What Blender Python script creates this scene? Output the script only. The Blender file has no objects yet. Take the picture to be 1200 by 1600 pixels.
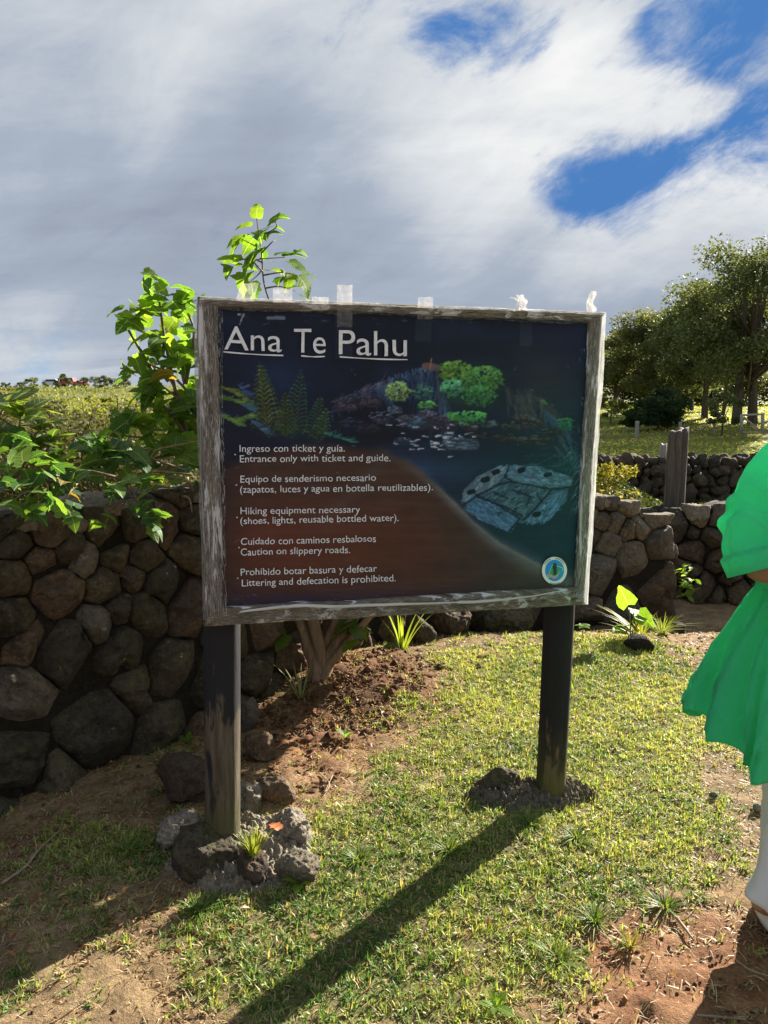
import bpy, bmesh, math, random
import numpy as np
from mathutils import Vector, Matrix

random.seed(7)
rng = np.random.default_rng(11)
S = bpy.context.scene
COL = S.collection

# ------------------------------------------------------------------ camera, sky, sun, exposure
CAM_H, PITCH, FPX = 1.6, math.radians(9.0), 1202.3
cam = bpy.data.cameras.new('camera')
camo = bpy.data.objects.new('camera', cam)
COL.objects.link(camo)
cam.sensor_fit = 'VERTICAL'; cam.sensor_height = 34.6; cam.sensor_width = 25.95
cam.lens = 26.0; cam.clip_start = 0.05; cam.clip_end = 6000
camo.location = (0, 0, CAM_H)
camo.rotation_euler = (math.radians(90) - PITCH, 0, 0)
S.camera = camo

SUN_EL, SUN_AZ = math.radians(24.5), math.radians(42.0)      # azimuth clockwise from +Y
SUNV = Vector((math.sin(SUN_AZ) * math.cos(SUN_EL), math.cos(SUN_AZ) * math.cos(SUN_EL), math.sin(SUN_EL)))
sl = bpy.data.lights.new('sun', 'SUN')
sl.energy = 5.0; sl.angle = math.radians(0.5); sl.color = (1.0, 0.93, 0.80)
so = bpy.data.objects.new('sun', sl); COL.objects.link(so)
so.rotation_euler = SUNV.to_track_quat('Z', 'Y').to_euler()
so.location = (20, 22, 20)

S.view_settings.view_transform = 'Standard'
S.view_settings.look = 'None'
S.view_settings.exposure = 1.88
S.view_settings.gamma = 1.0
S.view_settings.use_curve_mapping = False
S.cycles.max_bounces = 8
S.cycles.transparent_max_bounces = 12
S.cycles.transmission_bounces = 6

_c, _s = math.cos(PITCH), math.sin(PITCH)
def ray(px, py):
    a, b = (px - 600) / FPX, (800 - py) / FPX
    return Vector((a, _c + b * _s, -_s + b * _c))
def at(px, py, Y):
    d = ray(px, py); t = Y / d.y
    return Vector((d.x * t, Y, CAM_H + d.z * t))
def gp(px, py, z=0.0):
    d = ray(px, py); t = (z - CAM_H) / d.z
    return Vector((d.x * t, d.y * t, z))

# ------------------------------------------------------------------ node helper
class N:
    def __init__(self, tree):
        self.t = tree; self.n = tree.nodes; self.l = tree.links
    def add(self, typ, _in=None, **props):
        nd = self.n.new(typ)
        for k, v in props.items(): setattr(nd, k, v)
        if _in:
            for k, v in _in.items(): self.put(nd, k, v)
        return nd
    def put(self, nd, k, v):
        sock = nd.inputs[k]
        if isinstance(v, bpy.types.NodeSocket): self.l.new(v, sock)
        elif isinstance(v, bpy.types.Node): self.l.new(v.outputs[0], sock)
        else:
            if isinstance(v, (tuple, list)) and len(v) == 3 and sock.type == 'RGBA': v = (*v, 1)
            sock.default_value = v
    def math(self, op, a, b=None, c=None, clamp=False):
        nd = self.n.new('ShaderNodeMath'); nd.operation = op; nd.use_clamp = clamp
        for i, v in enumerate((a, b, c)):
            if v is not None: self.put(nd, i, v)
        return nd.outputs[0]
    def vmath(self, op, a, b=None, scale=None):
        nd = self.n.new('ShaderNodeVectorMath'); nd.operation = op
        self.put(nd, 0, a)
        if b is not None: self.put(nd, 1, b)
        if scale is not None: nd.inputs['Scale'].default_value = scale
        return nd.outputs['Value'] if op in ('DOT_PRODUCT', 'LENGTH') else nd.outputs[0]
    def noise(self, vec, scale, detail=4, rough=0.55, dist=0.0, dim='3D'):
        nd = self.n.new('ShaderNodeTexNoise'); nd.noise_dimensions = dim
        if vec is not None: self.put(nd, 'Vector', vec)
        nd.inputs['Scale'].default_value = scale; nd.inputs['Detail'].default_value = detail
        nd.inputs['Roughness'].default_value = rough; nd.inputs['Distortion'].default_value = dist
        return nd.outputs['Fac']
    def ramp(self, fac, stops, interp='LINEAR'):
        nd = self.n.new('ShaderNodeValToRGB'); self.put(nd, 0, fac)
        cr = nd.color_ramp; cr.interpolation = interp
        while len(cr.elements) < len(stops): cr.elements.new(0.5)
        for e, (p, c) in zip(cr.elements, stops):
            e.position = p
            e.color = (*c, 1) if isinstance(c, (tuple, list)) else (c, c, c, 1)
        return nd.outputs[0]
    def mix(self, f, a, b, mode='MIX'):
        nd = self.n.new('ShaderNodeMix'); nd.data_type = 'RGBA'; nd.blend_type = mode
        self.put(nd, 0, f); self.put(nd, 6, a); self.put(nd, 7, b)
        return nd.outputs[2]
    def smooth(self, v, lo, hi):
        nd = self.n.new('ShaderNodeMapRange'); nd.interpolation_type = 'SMOOTHSTEP'
        self.put(nd, 0, v); nd.inputs[1].default_value = lo; nd.inputs[2].default_value = hi
        return nd.outputs[0]

# ------------------------------------------------------------------ world: clear sky with a broken cloud layer
EXPF = 2 ** S.view_settings.exposure
W = bpy.data.worlds.new('World'); S.world = W; W.use_nodes = True
for nd in list(W.node_tree.nodes): W.node_tree.nodes.remove(nd)
w = N(W.node_tree)
sky = w.add('ShaderNodeTexSky', sky_type='NISHITA', sun_disc=False)
sky.sun_elevation = SUN_EL; sky.sun_rotation = SUN_AZ
sky.air_density = 1.0; sky.dust_density = 0.6; sky.ozone_density = 2.0
tc = w.add('ShaderNodeTexCoord')
D = w.vmath('NORMALIZE', tc.outputs['Generated'])
sep = w.add('ShaderNodeSeparateXYZ', {0: D})
zz = w.math('ADD', w.math('MAXIMUM', sep.outputs[2], 0.0), 0.22)
pl = w.add('ShaderNodeCombineXYZ', {0: w.math('DIVIDE', sep.outputs[0], zz), 1: w.math('DIVIDE', sep.outputs[1], zz), 2: 0.0}).outputs[0]
# the wind draws the clouds out along one bearing
rot = w.add('ShaderNodeMapping', {'Vector': pl, 'Rotation': (0, 0, math.radians(-38)), 'Scale': (0.62, 1.25, 1.0)}).outputs[0]
warp = w.add('ShaderNodeTexNoise', {'Vector': rot}); warp.inputs['Scale'].default_value = 0.9; warp.inputs['Detail'].default_value = 3
wv = w.vmath('SCALE', w.vmath('SUBTRACT', warp.outputs['Color'], (0.5, 0.5, 0.5)), scale=0.9)
rot2 = w.vmath('ADD', rot, wv)
n_big = w.noise(rot2, 0.8, 3, 0.5)
n_mid = w.noise(rot2, 2.2, 6, 0.60)
al = (math.cos(math.radians(28)), 0.0, math.sin(math.radians(28))); ac = (-al[2], 0.0, al[0])
sv = w.add('ShaderNodeCombineXYZ', {0: w.math('MULTIPLY', w.vmath('DOT_PRODUCT', D, al), 3.6), 1: w.math('MULTIPLY', w.vmath('DOT_PRODUCT', D, ac), 7.5), 2: w.math('MULTIPLY', sep.outputs[1], 3.0)}).outputs[0]
n_fine = w.noise(sv, 1.5, 12, 0.66, 0.35)
n_soft = w.noise(sv, 0.75, 4, 0.5, 0.5)
n_wisp = w.noise(sv, 4.2, 9, 0.68, 0.8)
def lobe(px, py, k):
    d = ray(px, py).normalized()
    dot = w.vmath('DOT_PRODUCT', D, tuple(d))
    return w.math('EXPONENT', w.math('MULTIPLY', w.math('SUBTRACT', dot, 1.0), k))
def lsum(items):
    acc = None
    for px, py, rad, amp in items:
        k = 1.0 / max(1e-6, (1 - math.cos(rad / FPX)))
        v = w.math('MULTIPLY', lobe(px, py, k), amp)
        acc = v if acc is None else w.math('ADD', acc, v)
    return acc
holes = lsum([(850, 300, 34, .55), (905, 300, 40, .95), (960, 285, 42, 1.0), (1015, 268, 40, .9), (1075, 243, 34, .85), (1135, 220, 30, .8), (1195, 205, 34, .8), (1260, 190, 50, .8),
              (690, 48, 42, .75), (745, 62, 36, .55), (800, 40, 50, .55), (640, -20, 60, .4), (870, 75, 30, .25), (1040, 60, 40, .45), (1110, 70, 40, .5), (1200, 130, 40, .4), (1080, 150, 45, -.35), (1150, 165, 40, -.35), (1000, 200, 45, -.3), (1165, 40, 80, .95), (1060, 15, 60, .75), (1290, 90, 120, .9), (960, 10, 50, .25),
              (60, 585, 40, .30), (-60, 570, 90, .35), (280, 330, 190, -.35), (90, 130, 130, -.2), (560, 420, 150, -.25), (300, 100, 120, -.2), (1010, 175, 40, .18), (1430, 200, 130, .4)])
holes = w.math('MINIMUM', holes, 0.95)
holes = w.math('MULTIPLY', holes, w.math('ADD', 0.55, w.math('MULTIPLY', n_wisp, 0.92)))
cov = w.math('ADD', w.math('MULTIPLY', w.math('SUBTRACT', n_mid, 0.5), 0.5), w.math('MULTIPLY', w.math('SUBTRACT', n_fine, 0.5), 3.6))
cov = w.math('SUBTRACT', w.math('ADD', cov, 0.84), w.math('MULTIPLY', holes, 1.04))
cov = w.math('ADD', cov, w.math('MULTIPLY', w.math('SUBTRACT', n_wisp, 0.5), 1.1))
cov = w.smooth(cov, -0.46, 0.66)
bright = lsum([(330, 40, 130, .22), (540, 90, 110, .42), (700, 150, 90, .38), (800, 210, 80, .40), (900, 120, 90, .35), (660, 240, 90, .28), (960, 170, 70, .35), (1060, 150, 60, .35), (740, 300, 80, .30),
               (1010, 345, 70, .50), (1130, 300, 80, .50), (1230, 280, 90, .5), (900, 350, 60, .35), (80, 30, 150, .12), (880, 60, 60, .3), (60, 585, 90, .18), (850, 250, 60, .3)])
dark = lsum([(180, 330, 200, .10), (420, 200, 110, .12), (600, 400, 130, .10), (860, 450, 110, .12), (1080, 450, 90, .14), (250, 470, 140, .04), (590, 200, 80, .10), (1150, 380, 70, .08)])
br = w.math('ADD', w.math('MULTIPLY', w.math('SUBTRACT', n_big, 0.5), 0.35), w.math('MULTIPLY', w.math('SUBTRACT', n_mid, 0.5), 0.60))
br = w.math('ADD', br, w.math('MULTIPLY', w.math('SUBTRACT', n_fine, 0.5), 0.55))
br = w.math('ADD', br, w.math('MULTIPLY', w.math('SUBTRACT', n_soft, 0.5), 0.65))
br = w.math('ADD', br, 0.40)
br = w.math('SUBTRACT', w.math('ADD', br, w.math('MULTIPLY', w.math('SUBTRACT', 1.0, w.math('EXPONENT', w.math('MULTIPLY', bright, -1.7))), 0.74)), w.math('MULTIPLY', dark, 1.5))
ccol = w.ramp(w.math('MULTIPLY', br, 1.0, clamp=True), [(0.0, (.30, .345, .43)), (0.35, (.405, .465, .56)), (0.65, (.64, .68, .73)), (1.0, (.92, .925, .92))])
KSKY = 0.12
ccol = w.vmath('SCALE', ccol, scale=1.0 / (EXPF * KSKY))
# the clear blue, deepened the way the camera saw it
u_ = 1.0 / (EXPF * KSKY)
blue = w.vmath('MINIMUM', w.mix(1.0, sky.outputs[0], (0.30, 0.60, 1.05), 'MULTIPLY'), (.075 * u_, .22 * u_, .54 * u_))
lowmix = w.smooth(sep.outputs[2], 0.0, 0.20)
lowc = w.add('ShaderNodeRGB').outputs[0]
lowc.default_value = (.34 * u_, .54 * u_, .78 * u_, 1)
blue = w.mix(lowmix, lowc, blue)
col = w.mix(cov, blue, ccol)
bg = w.add('ShaderNodeBackground', {'Color': col, 'Strength': KSKY})
w.l.new(bg.outputs[0], w.add('ShaderNodeOutputWorld').inputs[0])

# ------------------------------------------------------------------ numpy noise
def _h(i, j, k):
    v = np.sin(i * 127.1 + j * 311.7 + k * 74.7) * 43758.5453
    return v - np.floor(v)
def vn(P):
    P = np.asarray(P, float); I = np.floor(P); F = P - I; F = F * F * (3 - 2 * F)
    out = 0
    for a in (0, 1):
        for b in (0, 1):
            for c in (0, 1):
                wgt = (F[:, 0] if a else 1 - F[:, 0]) * (F[:, 1] if b else 1 - F[:, 1]) * (F[:, 2] if c else 1 - F[:, 2])
                out = out + wgt * _h(I[:, 0] + a, I[:, 1] + b, I[:, 2] + c)
    return out * 2 - 1
def fbm(P, octv=4, gain=.5):
    P = np.asarray(P, float); s = 0; a = 1; t = 0
    for o in range(octv):
        s = s + a * vn(P * (2.03 ** o) + o * 17.3); t += a; a *= gain
    return s / t
def sstep(v, a, b):
    t = np.clip((v - a) / (b - a), 0, 1); return t * t * (3 - 2 * t)

# ------------------------------------------------------------------ materials
def new_mat(name):
    m = bpy.data.materials.new(name); m.use_nodes = True
    for nd in list(m.node_tree.nodes): m.node_tree.nodes.remove(nd)
    n = N(m.node_tree); out = n.add('ShaderNodeOutputMaterial')
    return m, n, out
def pbsdf(n, **kw):
    nd = n.add('ShaderNodeBsdfPrincipled')
    for k, v in kw.items(): n.put(nd, k.replace('_', ' '), v)
    return nd
def rock_mat(name, c_dark, c_light, tint=(.30, .22, .14), pit=1.0, scale=1.0, rough=.92, coords='Object', lichen=0.0):
    m, n, out = new_mat(name)
    tcn = n.add('ShaderNodeTexCoord'); v = tcn.outputs[coords]
    geo = n.add('ShaderNodeNewGeometry'); v = geo.outputs['Position']
    inf = n.add('ShaderNodeObjectInfo')
    a = n.noise(v, 4.5 * scale, 6, .62); b = n.noise(v, 38 * scale, 6, .7); c = n.noise(v, 13 * scale, 4, .6, 1.2)
    base = n.ramp(a, [(.28, c_dark), (.72, c_light)])
    base = n.mix(n.smooth(c, .48, .68), base, tint)
    base = n.mix(.75, base, n.ramp(b, [(.3, (.35, .35, .35)), (.7, (1.5, 1.5, 1.5))]), 'MULTIPLY')
    rv = n.ramp(inf.outputs['Random'], [(0, (.72, .72, .74)), (.5, (1, .97, .92)), (1, (1.3, 1.2, 1.05))])
    base = n.mix(1, base, rv, 'MULTIPLY')
    vor = n.add('ShaderNodeTexVoronoi', {'Vector': v}); vor.inputs['Scale'].default_value = 75 * scale
    pits = n.smooth(vor.outputs['Distance'], .12, .34)
    pm = n.smooth(n.noise(v, 9 * scale, 3), .45, .6)
    pits = n.math('MAXIMUM', pits, n.math('SUBTRACT', 1.0, n.math('MULTIPLY', pm, pit)))
    if lichen:
        lf = n.smooth(n.noise(v, 24, 5, .6), .70 - lichen * .1, .74)
        base = n.mix(n.math('MULTIPLY', lf, .7), base, (.42, .42, .36))
    p = pbsdf(n, Base_Color=base, Roughness=rough)
    p.inputs['Specular IOR Level'].default_value = .25
    hsum = n.math('ADD', n.math('ADD', n.math('MULTIPLY', b, .8), n.math('MULTIPLY', pits, .6)), n.math('MULTIPLY', n.noise(v, 17 * scale, 5, .65), 1.3))
    bmp = n.add('ShaderNodeBump', {'Height': hsum}); bmp.inputs['Strength'].default_value = 1.0; bmp.inputs['Distance'].default_value = .02
    n.l.new(bmp.outputs[0], p.inputs['Normal'])
    n.l.new(p.outputs[0], out.inputs[0]); return m
M = {}
M['basalt'] = rock_mat('basalt', (.033, .028, .021), (.108, .090, .065), tint=(.088, .082, .044), lichen=.25)
M['basalt_red'] = rock_mat('red_basalt', (.054, .040, .030), (.145, .105, .075), tint=(.15, .10, .06))
M['basalt_grey'] = rock_mat('grey_basalt', (.075, .066, .054), (.205, .18, .145), tint=(.15, .125, .09), lichen=.6)
M['concrete'] = rock_mat('rough_concrete', (.13, .118, .10), (.36, .335, .29), tint=(.20, .16, .115), pit=.8, scale=1.4)
M['cap'] = rock_mat('wall_cap_mortar', (.14, .115, .085), (.34, .285, .215), tint=(.22, .16, .10), pit=.5)
M['core'] = rock_mat('wall_core_earth', (.014, .011, .008), (.035, .028, .020), tint=(.025, .02, .015))

def attr_leaf(name, trans=.55, rough=.45, spec=.3, varname='Col'):
    m, n, out = new_mat(name)
    at_ = n.add('ShaderNodeAttribute', attribute_name=varname)
    c = at_.outputs['Color']
    d = pbsdf(n, Base_Color=c, Roughness=rough); d.inputs['Specular IOR Level'].default_value = spec
    tcol = n.mix(1.0, c, (1.9, 1.75, .8), 'MULTIPLY')
    t = n.add('ShaderNodeBsdfTranslucent', {'Color': tcol})
    mx = n.add('ShaderNodeMixShader', {0: trans, 1: d.outputs[0], 2: t.outputs[0]})
    n.l.new(mx.outputs[0], out.inputs[0]); return m
M['grass'] = attr_leaf('grass_blades', .34, .50, .3)
M['foliage'] = attr_leaf('tree_foliage', .30, .6, .12)
M['weeds'] = attr_leaf('weed_foliage', .45, .5, .3)

def obj_leaf(name, g1, g2, g3, trans=.55, rough=.52, dry=0.04, veins=True):
    m, n, out = new_mat(name)
    inf = n.add('ShaderNodeObjectInfo'); tcn = n.add('ShaderNodeTexCoord')
    r = inf.outputs['Random']
    c = n.ramp(r, [(0, g1), (.45, g2), (.96, g3), (.975, g3), (.98, (.26, .19, .04)), (1, (.14, .075, .03))] if dry else [(0, g1), (.5, g2), (1, g3)])
    v = tcn.outputs['Object']
    nz = n.noise(v, 5, 4, .6)
    c = n.mix(.6, c, n.ramp(nz, [(.3, (.6, .6, .6)), (.7, (1.35, 1.3, 1.2))]), 'MULTIPLY')
    sx = n.add('ShaderNodeSeparateXYZ', {0: v})
    ax = n.math('ABSOLUTE', sx.outputs[0])
    mid = n.smooth(ax, .010, .024)
    wv = n.math('ABSOLUTE', n.math('SUBTRACT', n.math('FRACT', n.math('MULTIPLY', n.math('SUBTRACT', sx.outputs[1], n.math('MULTIPLY', ax, .8)), 6.5)), .5))
    side = n.smooth(wv, .02, .07)
    vein = n.math('MULTIPLY', mid, n.math('ADD', n.math('MULTIPLY', side, .5), .5))
    c2 = n.mix(vein, (.26, .34, .12), c)
    d = pbsdf(n, Base_Color=c2, Roughness=rough); d.inputs['Specular IOR Level'].default_value = .28
    bmp = n.add('ShaderNodeBump', {'Height': vein}); bmp.inputs['Strength'].default_value = .5; bmp.inputs['Distance'].default_value = .01
    n.l.new(bmp.outputs[0], d.inputs['Normal'])
    tcol = n.mix(1.0, c2, (2.5, 2.5, .8), 'MULTIPLY')
    t = n.add('ShaderNodeBsdfTranslucent', {'Color': tcol})
    mx = n.add('ShaderNodeMixShader', {0: trans, 1: d.outputs[0], 2: t.outputs[0]})
    n.l.new(mx.outputs[0], out.inputs[0]); return m
M['leaf'] = obj_leaf('lobed_leaf', (.045, .105, .030), (.085, .165, .026), (.15, .23, .038), trans=.50)
M['leaf_dark'] = obj_leaf('vine_leaf', (.030, .085, .040), (.055, .125, .035), (.12, .20, .035), trans=.34)
M['leaf_glossy'] = obj_leaf('oval_leaf', (.06, .11, .03), (.10, .15, .035), (.15, .19, .05), trans=.45, rough=.42, dry=0)

def wood_mat(name, base, light, stain=None, moss=False, axis='Z', rough=.8, peel=None, sc=1.0, spec=.3):
    m, n, out = new_mat(name)
    tcn = n.add('ShaderNodeTexCoord'); v = tcn.outputs['Object']
    s = {'Z': (14, 14, 1.1), 'X': (1.1, 14, 14)}[axis]
    mp = n.add('ShaderNodeMapping', {'Vector': v, 'Scale': tuple(q * sc for q in s)}).outputs[0]
    g = n.noise(mp, 3.0, 8, .65, .6); g2 = n.noise(mp, 11, 4, .7)
    c = n.ramp(g, [(.28, base), (.70, light)])
    c = n.mix(.6, c, n.ramp(g2, [(.35, (.55, .55, .55)), (.65, (1.25, 1.22, 1.18))]), 'MULTIPLY')
    if stain:
        sp = n.add('ShaderNodeSeparateXYZ', {0: v})
        nz = n.noise(n.add('ShaderNodeMapping', {'Vector': v, 'Scale': (5, 5, 1.2)}).outputs[0], 2.2, 5, .6)
        f = n.math('ADD', n.math('MULTIPLY', n.math('SUBTRACT', sp.outputs[2], stain[0]), stain[1]), n.math('MULTIPLY', n.math('SUBTRACT', nz, .5), 3.2))
        f = n.smooth(f, -.10, .10)
        c = n.mix(f, c, stain[2])
    if moss:
        sp = n.add('ShaderNodeSeparateXYZ', {0: v})
        f = n.math('ADD', n.math('MULTIPLY', sp.outputs[2], -6.0), n.math('MULTIPLY', n.noise(v, 9, 4), 2.0))
        c = n.mix(n.math('MULTIPLY', n.smooth(f, -.9, .9), .7), c, (.09, .09, .025))
    if peel:
        mp2 = n.add('ShaderNodeMapping', {'Vector': v, 'Scale': (1.2, 9, 9) if axis == 'X' else (9, 9, 1.2)}).outputs[0]
        f = n.smooth(n.noise(mp2, 3.2, 7, .68, .5), peel[0], peel[0] + .05)
        c = n.mix(f, c, peel[1])
    p = pbsdf(n, Base_Color=c, Roughness=rough); p.inputs['Specular IOR Level'].default_value = spec
    bmp = n.add('ShaderNodeBump', {'Height': n.math('ADD', g, n.math('MULTIPLY', g2, .5))}); bmp.inputs['Strength'].default_value = .7; bmp.inputs['Distance'].default_value = .006
    n.l.new(bmp.outputs[0], p.inputs['Normal']); n.l.new(p.outputs[0], out.inputs[0]); return m
M['post_left'] = wood_mat('weathered_post', (.048, .038, .027), (.155, .125, .092), stain=(.48, 2.2, (.018, .018, .022)), moss=True, peel=None)
M['post_right'] = wood_mat('tarred_post', (.10, .065, .04), (.20, .14, .09), stain=(.12, 1.8, (.016, .015, .018)), moss=True)
M['frame_v'] = wood_mat('frame_wood_upright', (.035, .027, .020), (.30, .26, .22), peel=(.53, (.66, .66, .68)), sc=1.8)
M['frame_h'] = wood_mat('frame_wood_level', (.035, .026, .018), (.28, .23, .17), axis='X', peel=(.54, (.62, .62, .63)), sc=1.8)
M['old_wood'] = wood_mat('old_fence_wood', (.035, .030, .025), (.14, .12, .10))
M['grey_wood'] = wood_mat('grey_fence_wood', (.20, .19, .18), (.42, .40, .37))
M['bark'] = wood_mat('bark', (.11, .07, .045), (.28, .19, .12), sc=.6)
M['bark_dark'] = wood_mat('dark_bark', (.045, .036, .03), (.14, .11, .09), sc=.3)

def flat_mat(name, c, rough=.6, spec=.4, trans=0.0, coat=0, metal=0, noise=None):
    m, n, out = new_mat(name)
    col = c
    if noise:
        geo = n.add('ShaderNodeNewGeometry')
        col = n.mix(1, (*c, 1), n.ramp(n.noise(geo.outputs['Position'], noise[0], 5, .6), [(.3, tuple([noise[1]] * 3)), (.7, tuple([noise[2]] * 3))]), 'MULTIPLY')
    p = pbsdf(n, Base_Color=col, Roughness=rough, Metallic=metal)
    p.inputs['Specular IOR Level'].default_value = spec
    if coat: p.inputs['Coat Weight'].default_value = coat
    sh = p.outputs[0]
    if trans:
        t = n.add('ShaderNodeBsdfTranslucent', {'Color': col})
        sh = n.add('ShaderNodeMixShader', {0: trans, 1: sh, 2: t.outputs[0]}).outputs[0]
    n.l.new(sh, out.inputs[0]); return m

# ------------------------------------------------------------------ object helpers
def tag(o, label=None, cat=None, group=None, kind=None):
    if label: o['label'] = label
    if cat: o['category'] = cat
    if group: o['group'] = group
    if kind: o['kind'] = kind
    return o
def empty(name, loc, label=None, cat=None, group=None, kind=None, rz=0):
    o = bpy.data.objects.new(name, None); COL.objects.link(o)
    o.location = loc; o.rotation_euler.z = rz
    o.empty_display_size = .1
    return tag(o, label, cat, group, kind)
def link(name, me, parent=None, mat=None):
    o = bpy.data.objects.new(name, me); COL.objects.link(o)
    if mat is not None and len(me.materials) == 0: me.materials.append(mat)
    if parent is not None:
        o.parent = parent
        o.matrix_parent_inverse = Matrix.Translation(-Vector(parent.location)) if parent.rotation_euler.z == 0 else parent_inv(parent)
    return o
def parent_inv(p):
    return (Matrix.Translation(p.location) @ Matrix.Rotation(p.rotation_euler.z, 4, 'Z')).inverted()
def mesh_np(name, V, F, mat=None, parent=None, smooth=True, col=None, local=False):
    """V (n,3) world coordinates, F (m,k) one size of face or list of arrays"""
    V = np.asarray(V, np.float32)
    Fs = F if isinstance(F, list) else [F]
    Fs = [np.asarray(f, np.int32) for f in Fs if len(f)]
    me = bpy.data.meshes.new(name)
    me.vertices.add(len(V)); me.vertices.foreach_set('co', V.ravel())
    nl = sum(f.size for f in Fs); nf = sum(len(f) for f in Fs)
    me.loops.add(nl); me.loops.foreach_set('vertex_index', np.concatenate([f.ravel() for f in Fs]))
    me.polygons.add(nf)
    ls = []; st = 0
    for f in Fs:
        k = f.shape[1]; ls.append(st + np.arange(len(f)) * k); st += f.size
    me.polygons.foreach_set('loop_start', np.concatenate(ls).astype(np.int32))
    if col is not None:
        ca = me.color_attributes.new('Col', 'FLOAT_COLOR', 'POINT')
        c = np.ones((len(V), 4), np.float32); c[:, :3] = col
        ca.data.foreach_set('color', c.ravel())
    me.update(calc_edges=True)
    me.polygons.foreach_set('use_smooth', np.full(nf, smooth, bool))
    me.validate()
    if mat is not None: me.materials.append(mat)
    if parent is False: return me
    return link(name, me, parent)
def grid_faces(nr, nc, wrap=False):
    i = np.arange(nr - 1)[:, None]; j = np.arange(nc if wrap else nc - 1)[None, :]
    a = i * nc + j; b = i * nc + (j + 1) % nc
    return np.stack([a, b, b + nc, a + nc], -1).reshape(-1, 4)
def loft(rings, cap=True):
    R = np.asarray(rings, float); nr, nc = R.shape[:2]
    V = R.reshape(-1, 3); F = grid_faces(nr, nc, True)
    Fs = [F]
    if cap:
        V = np.vstack([V, R[0].mean(0), R[-1].mean(0)])
        j = np.arange(nc); a = len(V) - 2
        Fs.append(np.stack([np.full(nc, a), (j + 1) % nc, j], 1))
        o = (nr - 1) * nc
        Fs.append(np.stack([np.full(nc, a + 1), o + j, o + (j + 1) % nc], 1))
    return V, Fs
def tube(pts, rads, n=8, wob=0.0, seed=0):
    pts = [Vector(p) for p in pts]; rings = []
    up = Vector((0.13, 0.21, 1)).normalized()
    prev = None
    for i, p in enumerate(pts):
        d = (pts[min(i + 1, len(pts) - 1)] - pts[max(i - 1, 0)]).normalized()
        a = (prev if prev is not None else (up.cross(d) if abs(up.dot(d)) < .95 else Vector((1, 0, 0)).cross(d)))
        a = (a - d * a.dot(d)).normalized(); b = d.cross(a); prev = a
        r = rads[i] if hasattr(rads, '__len__') else rads
        ring = []
        for k in range(n):
            t = 2 * math.pi * k / n
            rr = r * (1 + wob * math.sin(3 * t + i * .7 + seed) * .5 + wob * math.sin(5 * t + seed * 2 + i * .3) * .5)
            ring.append(p + a * (math.cos(t) * rr) + b * (math.sin(t) * rr))
        rings.append([tuple(q) for q in ring])
    return loft(rings)
def spline(pts, n):
    """Catmull-Rom through pts"""
    P = [Vector(p) for p in pts]; P = [P[0] * 2 - P[1]] + P + [P[-1] * 2 - P[-2]]
    out = []; m = len(P) - 3
    for i in range(n):
        u = i / (n - 1) * m; k = min(int(u), m - 1); t = u - k
        a, b, c, d = P[k:k + 4]
        out.append(.5 * ((2 * b) + (c - a) * t + (2 * a - 5 * b + 4 * c - d) * t * t + (3 * b - a - 3 * c + d) * t ** 3))
    return out
def merge(parts):
    """[(V, Fs)] into one (V, Fs)"""
    Vs = []; Fo = {}; off = 0
    for V, Fs in parts:
        V = np.asarray(V); Vs.append(V)
        for f in (Fs if isinstance(Fs, list) else [Fs]):
            f = np.asarray(f)
            if len(f): Fo.setdefault(f.shape[1], []).append(f + off)
        off += len(V)
    return np.vstack(Vs), [np.vstack(v) for v in Fo.values()]
def box(x0, x1, y0, y1, z0, z1):
    V = np.array([(x, y, z) for x in (x0, x1) for y in (y0, y1) for z in (z0, z1)], float)
    F = np.array([(0, 1, 3, 2), (4, 6, 7, 5), (0, 4, 5, 1), (2, 3, 7, 6), (0, 2, 6, 4), (1, 5, 7, 3)])
    return V, [F]
_ico = {}
def ico(sub):
    if sub not in _ico:
        bm = bmesh.new(); bmesh.ops.create_icosphere(bm, subdivisions=sub, radius=1)
        bm.verts.ensure_lookup_table()
        _ico[sub] = (np.array([v.co[:] for v in bm.verts]), np.array([[v.index for v in f.verts] for f in bm.faces]))
        bm.free()
    return _ico[sub]
def rock_geo(c, dims, sub=4, rough=.16, seed=0, rz=0, flat=.0, facets=11):
    V, F = ico(sub); V = V.copy(); r = np.random.default_rng(seed)
    V = V * (1 + .22 * fbm(V * 1.1 + seed * 5.7, 2))[:, None]
    # cut by random planes for facets
    for _ in range(facets):
        d = r.normal(size=3); d /= np.linalg.norm(d); h = r.uniform(.52, .86)
        ex = V @ d - h; mk = ex > 0; V[mk] -= np.outer(ex[mk] * .93, d)
    nn = V / np.linalg.norm(V, axis=1)[:, None]
    k = rough / .16
    V = V + nn * (fbm(V * 2.1 + seed * 3.1, 3) * .13 - np.abs(fbm(V * 4.5 + seed, 3)) * .16 + fbm(V * 14 + seed, 3) * .045)[:, None] * k
    if flat: V[:, 2] = np.where(V[:, 2] < -flat, -flat, V[:, 2])
    ext = V.max(0) - V.min(0); V = (V - (V.max(0) + V.min(0)) / 2) / ext * 2
    V = V * np.array(dims) / 2
    cs, sn = math.cos(rz), math.sin(rz)
    V = np.stack([V[:, 0] * cs - V[:, 1] * sn, V[:, 0] * sn + V[:, 1] * cs, V[:, 2]], 1)
    return V + np.array(c), [F]

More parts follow.
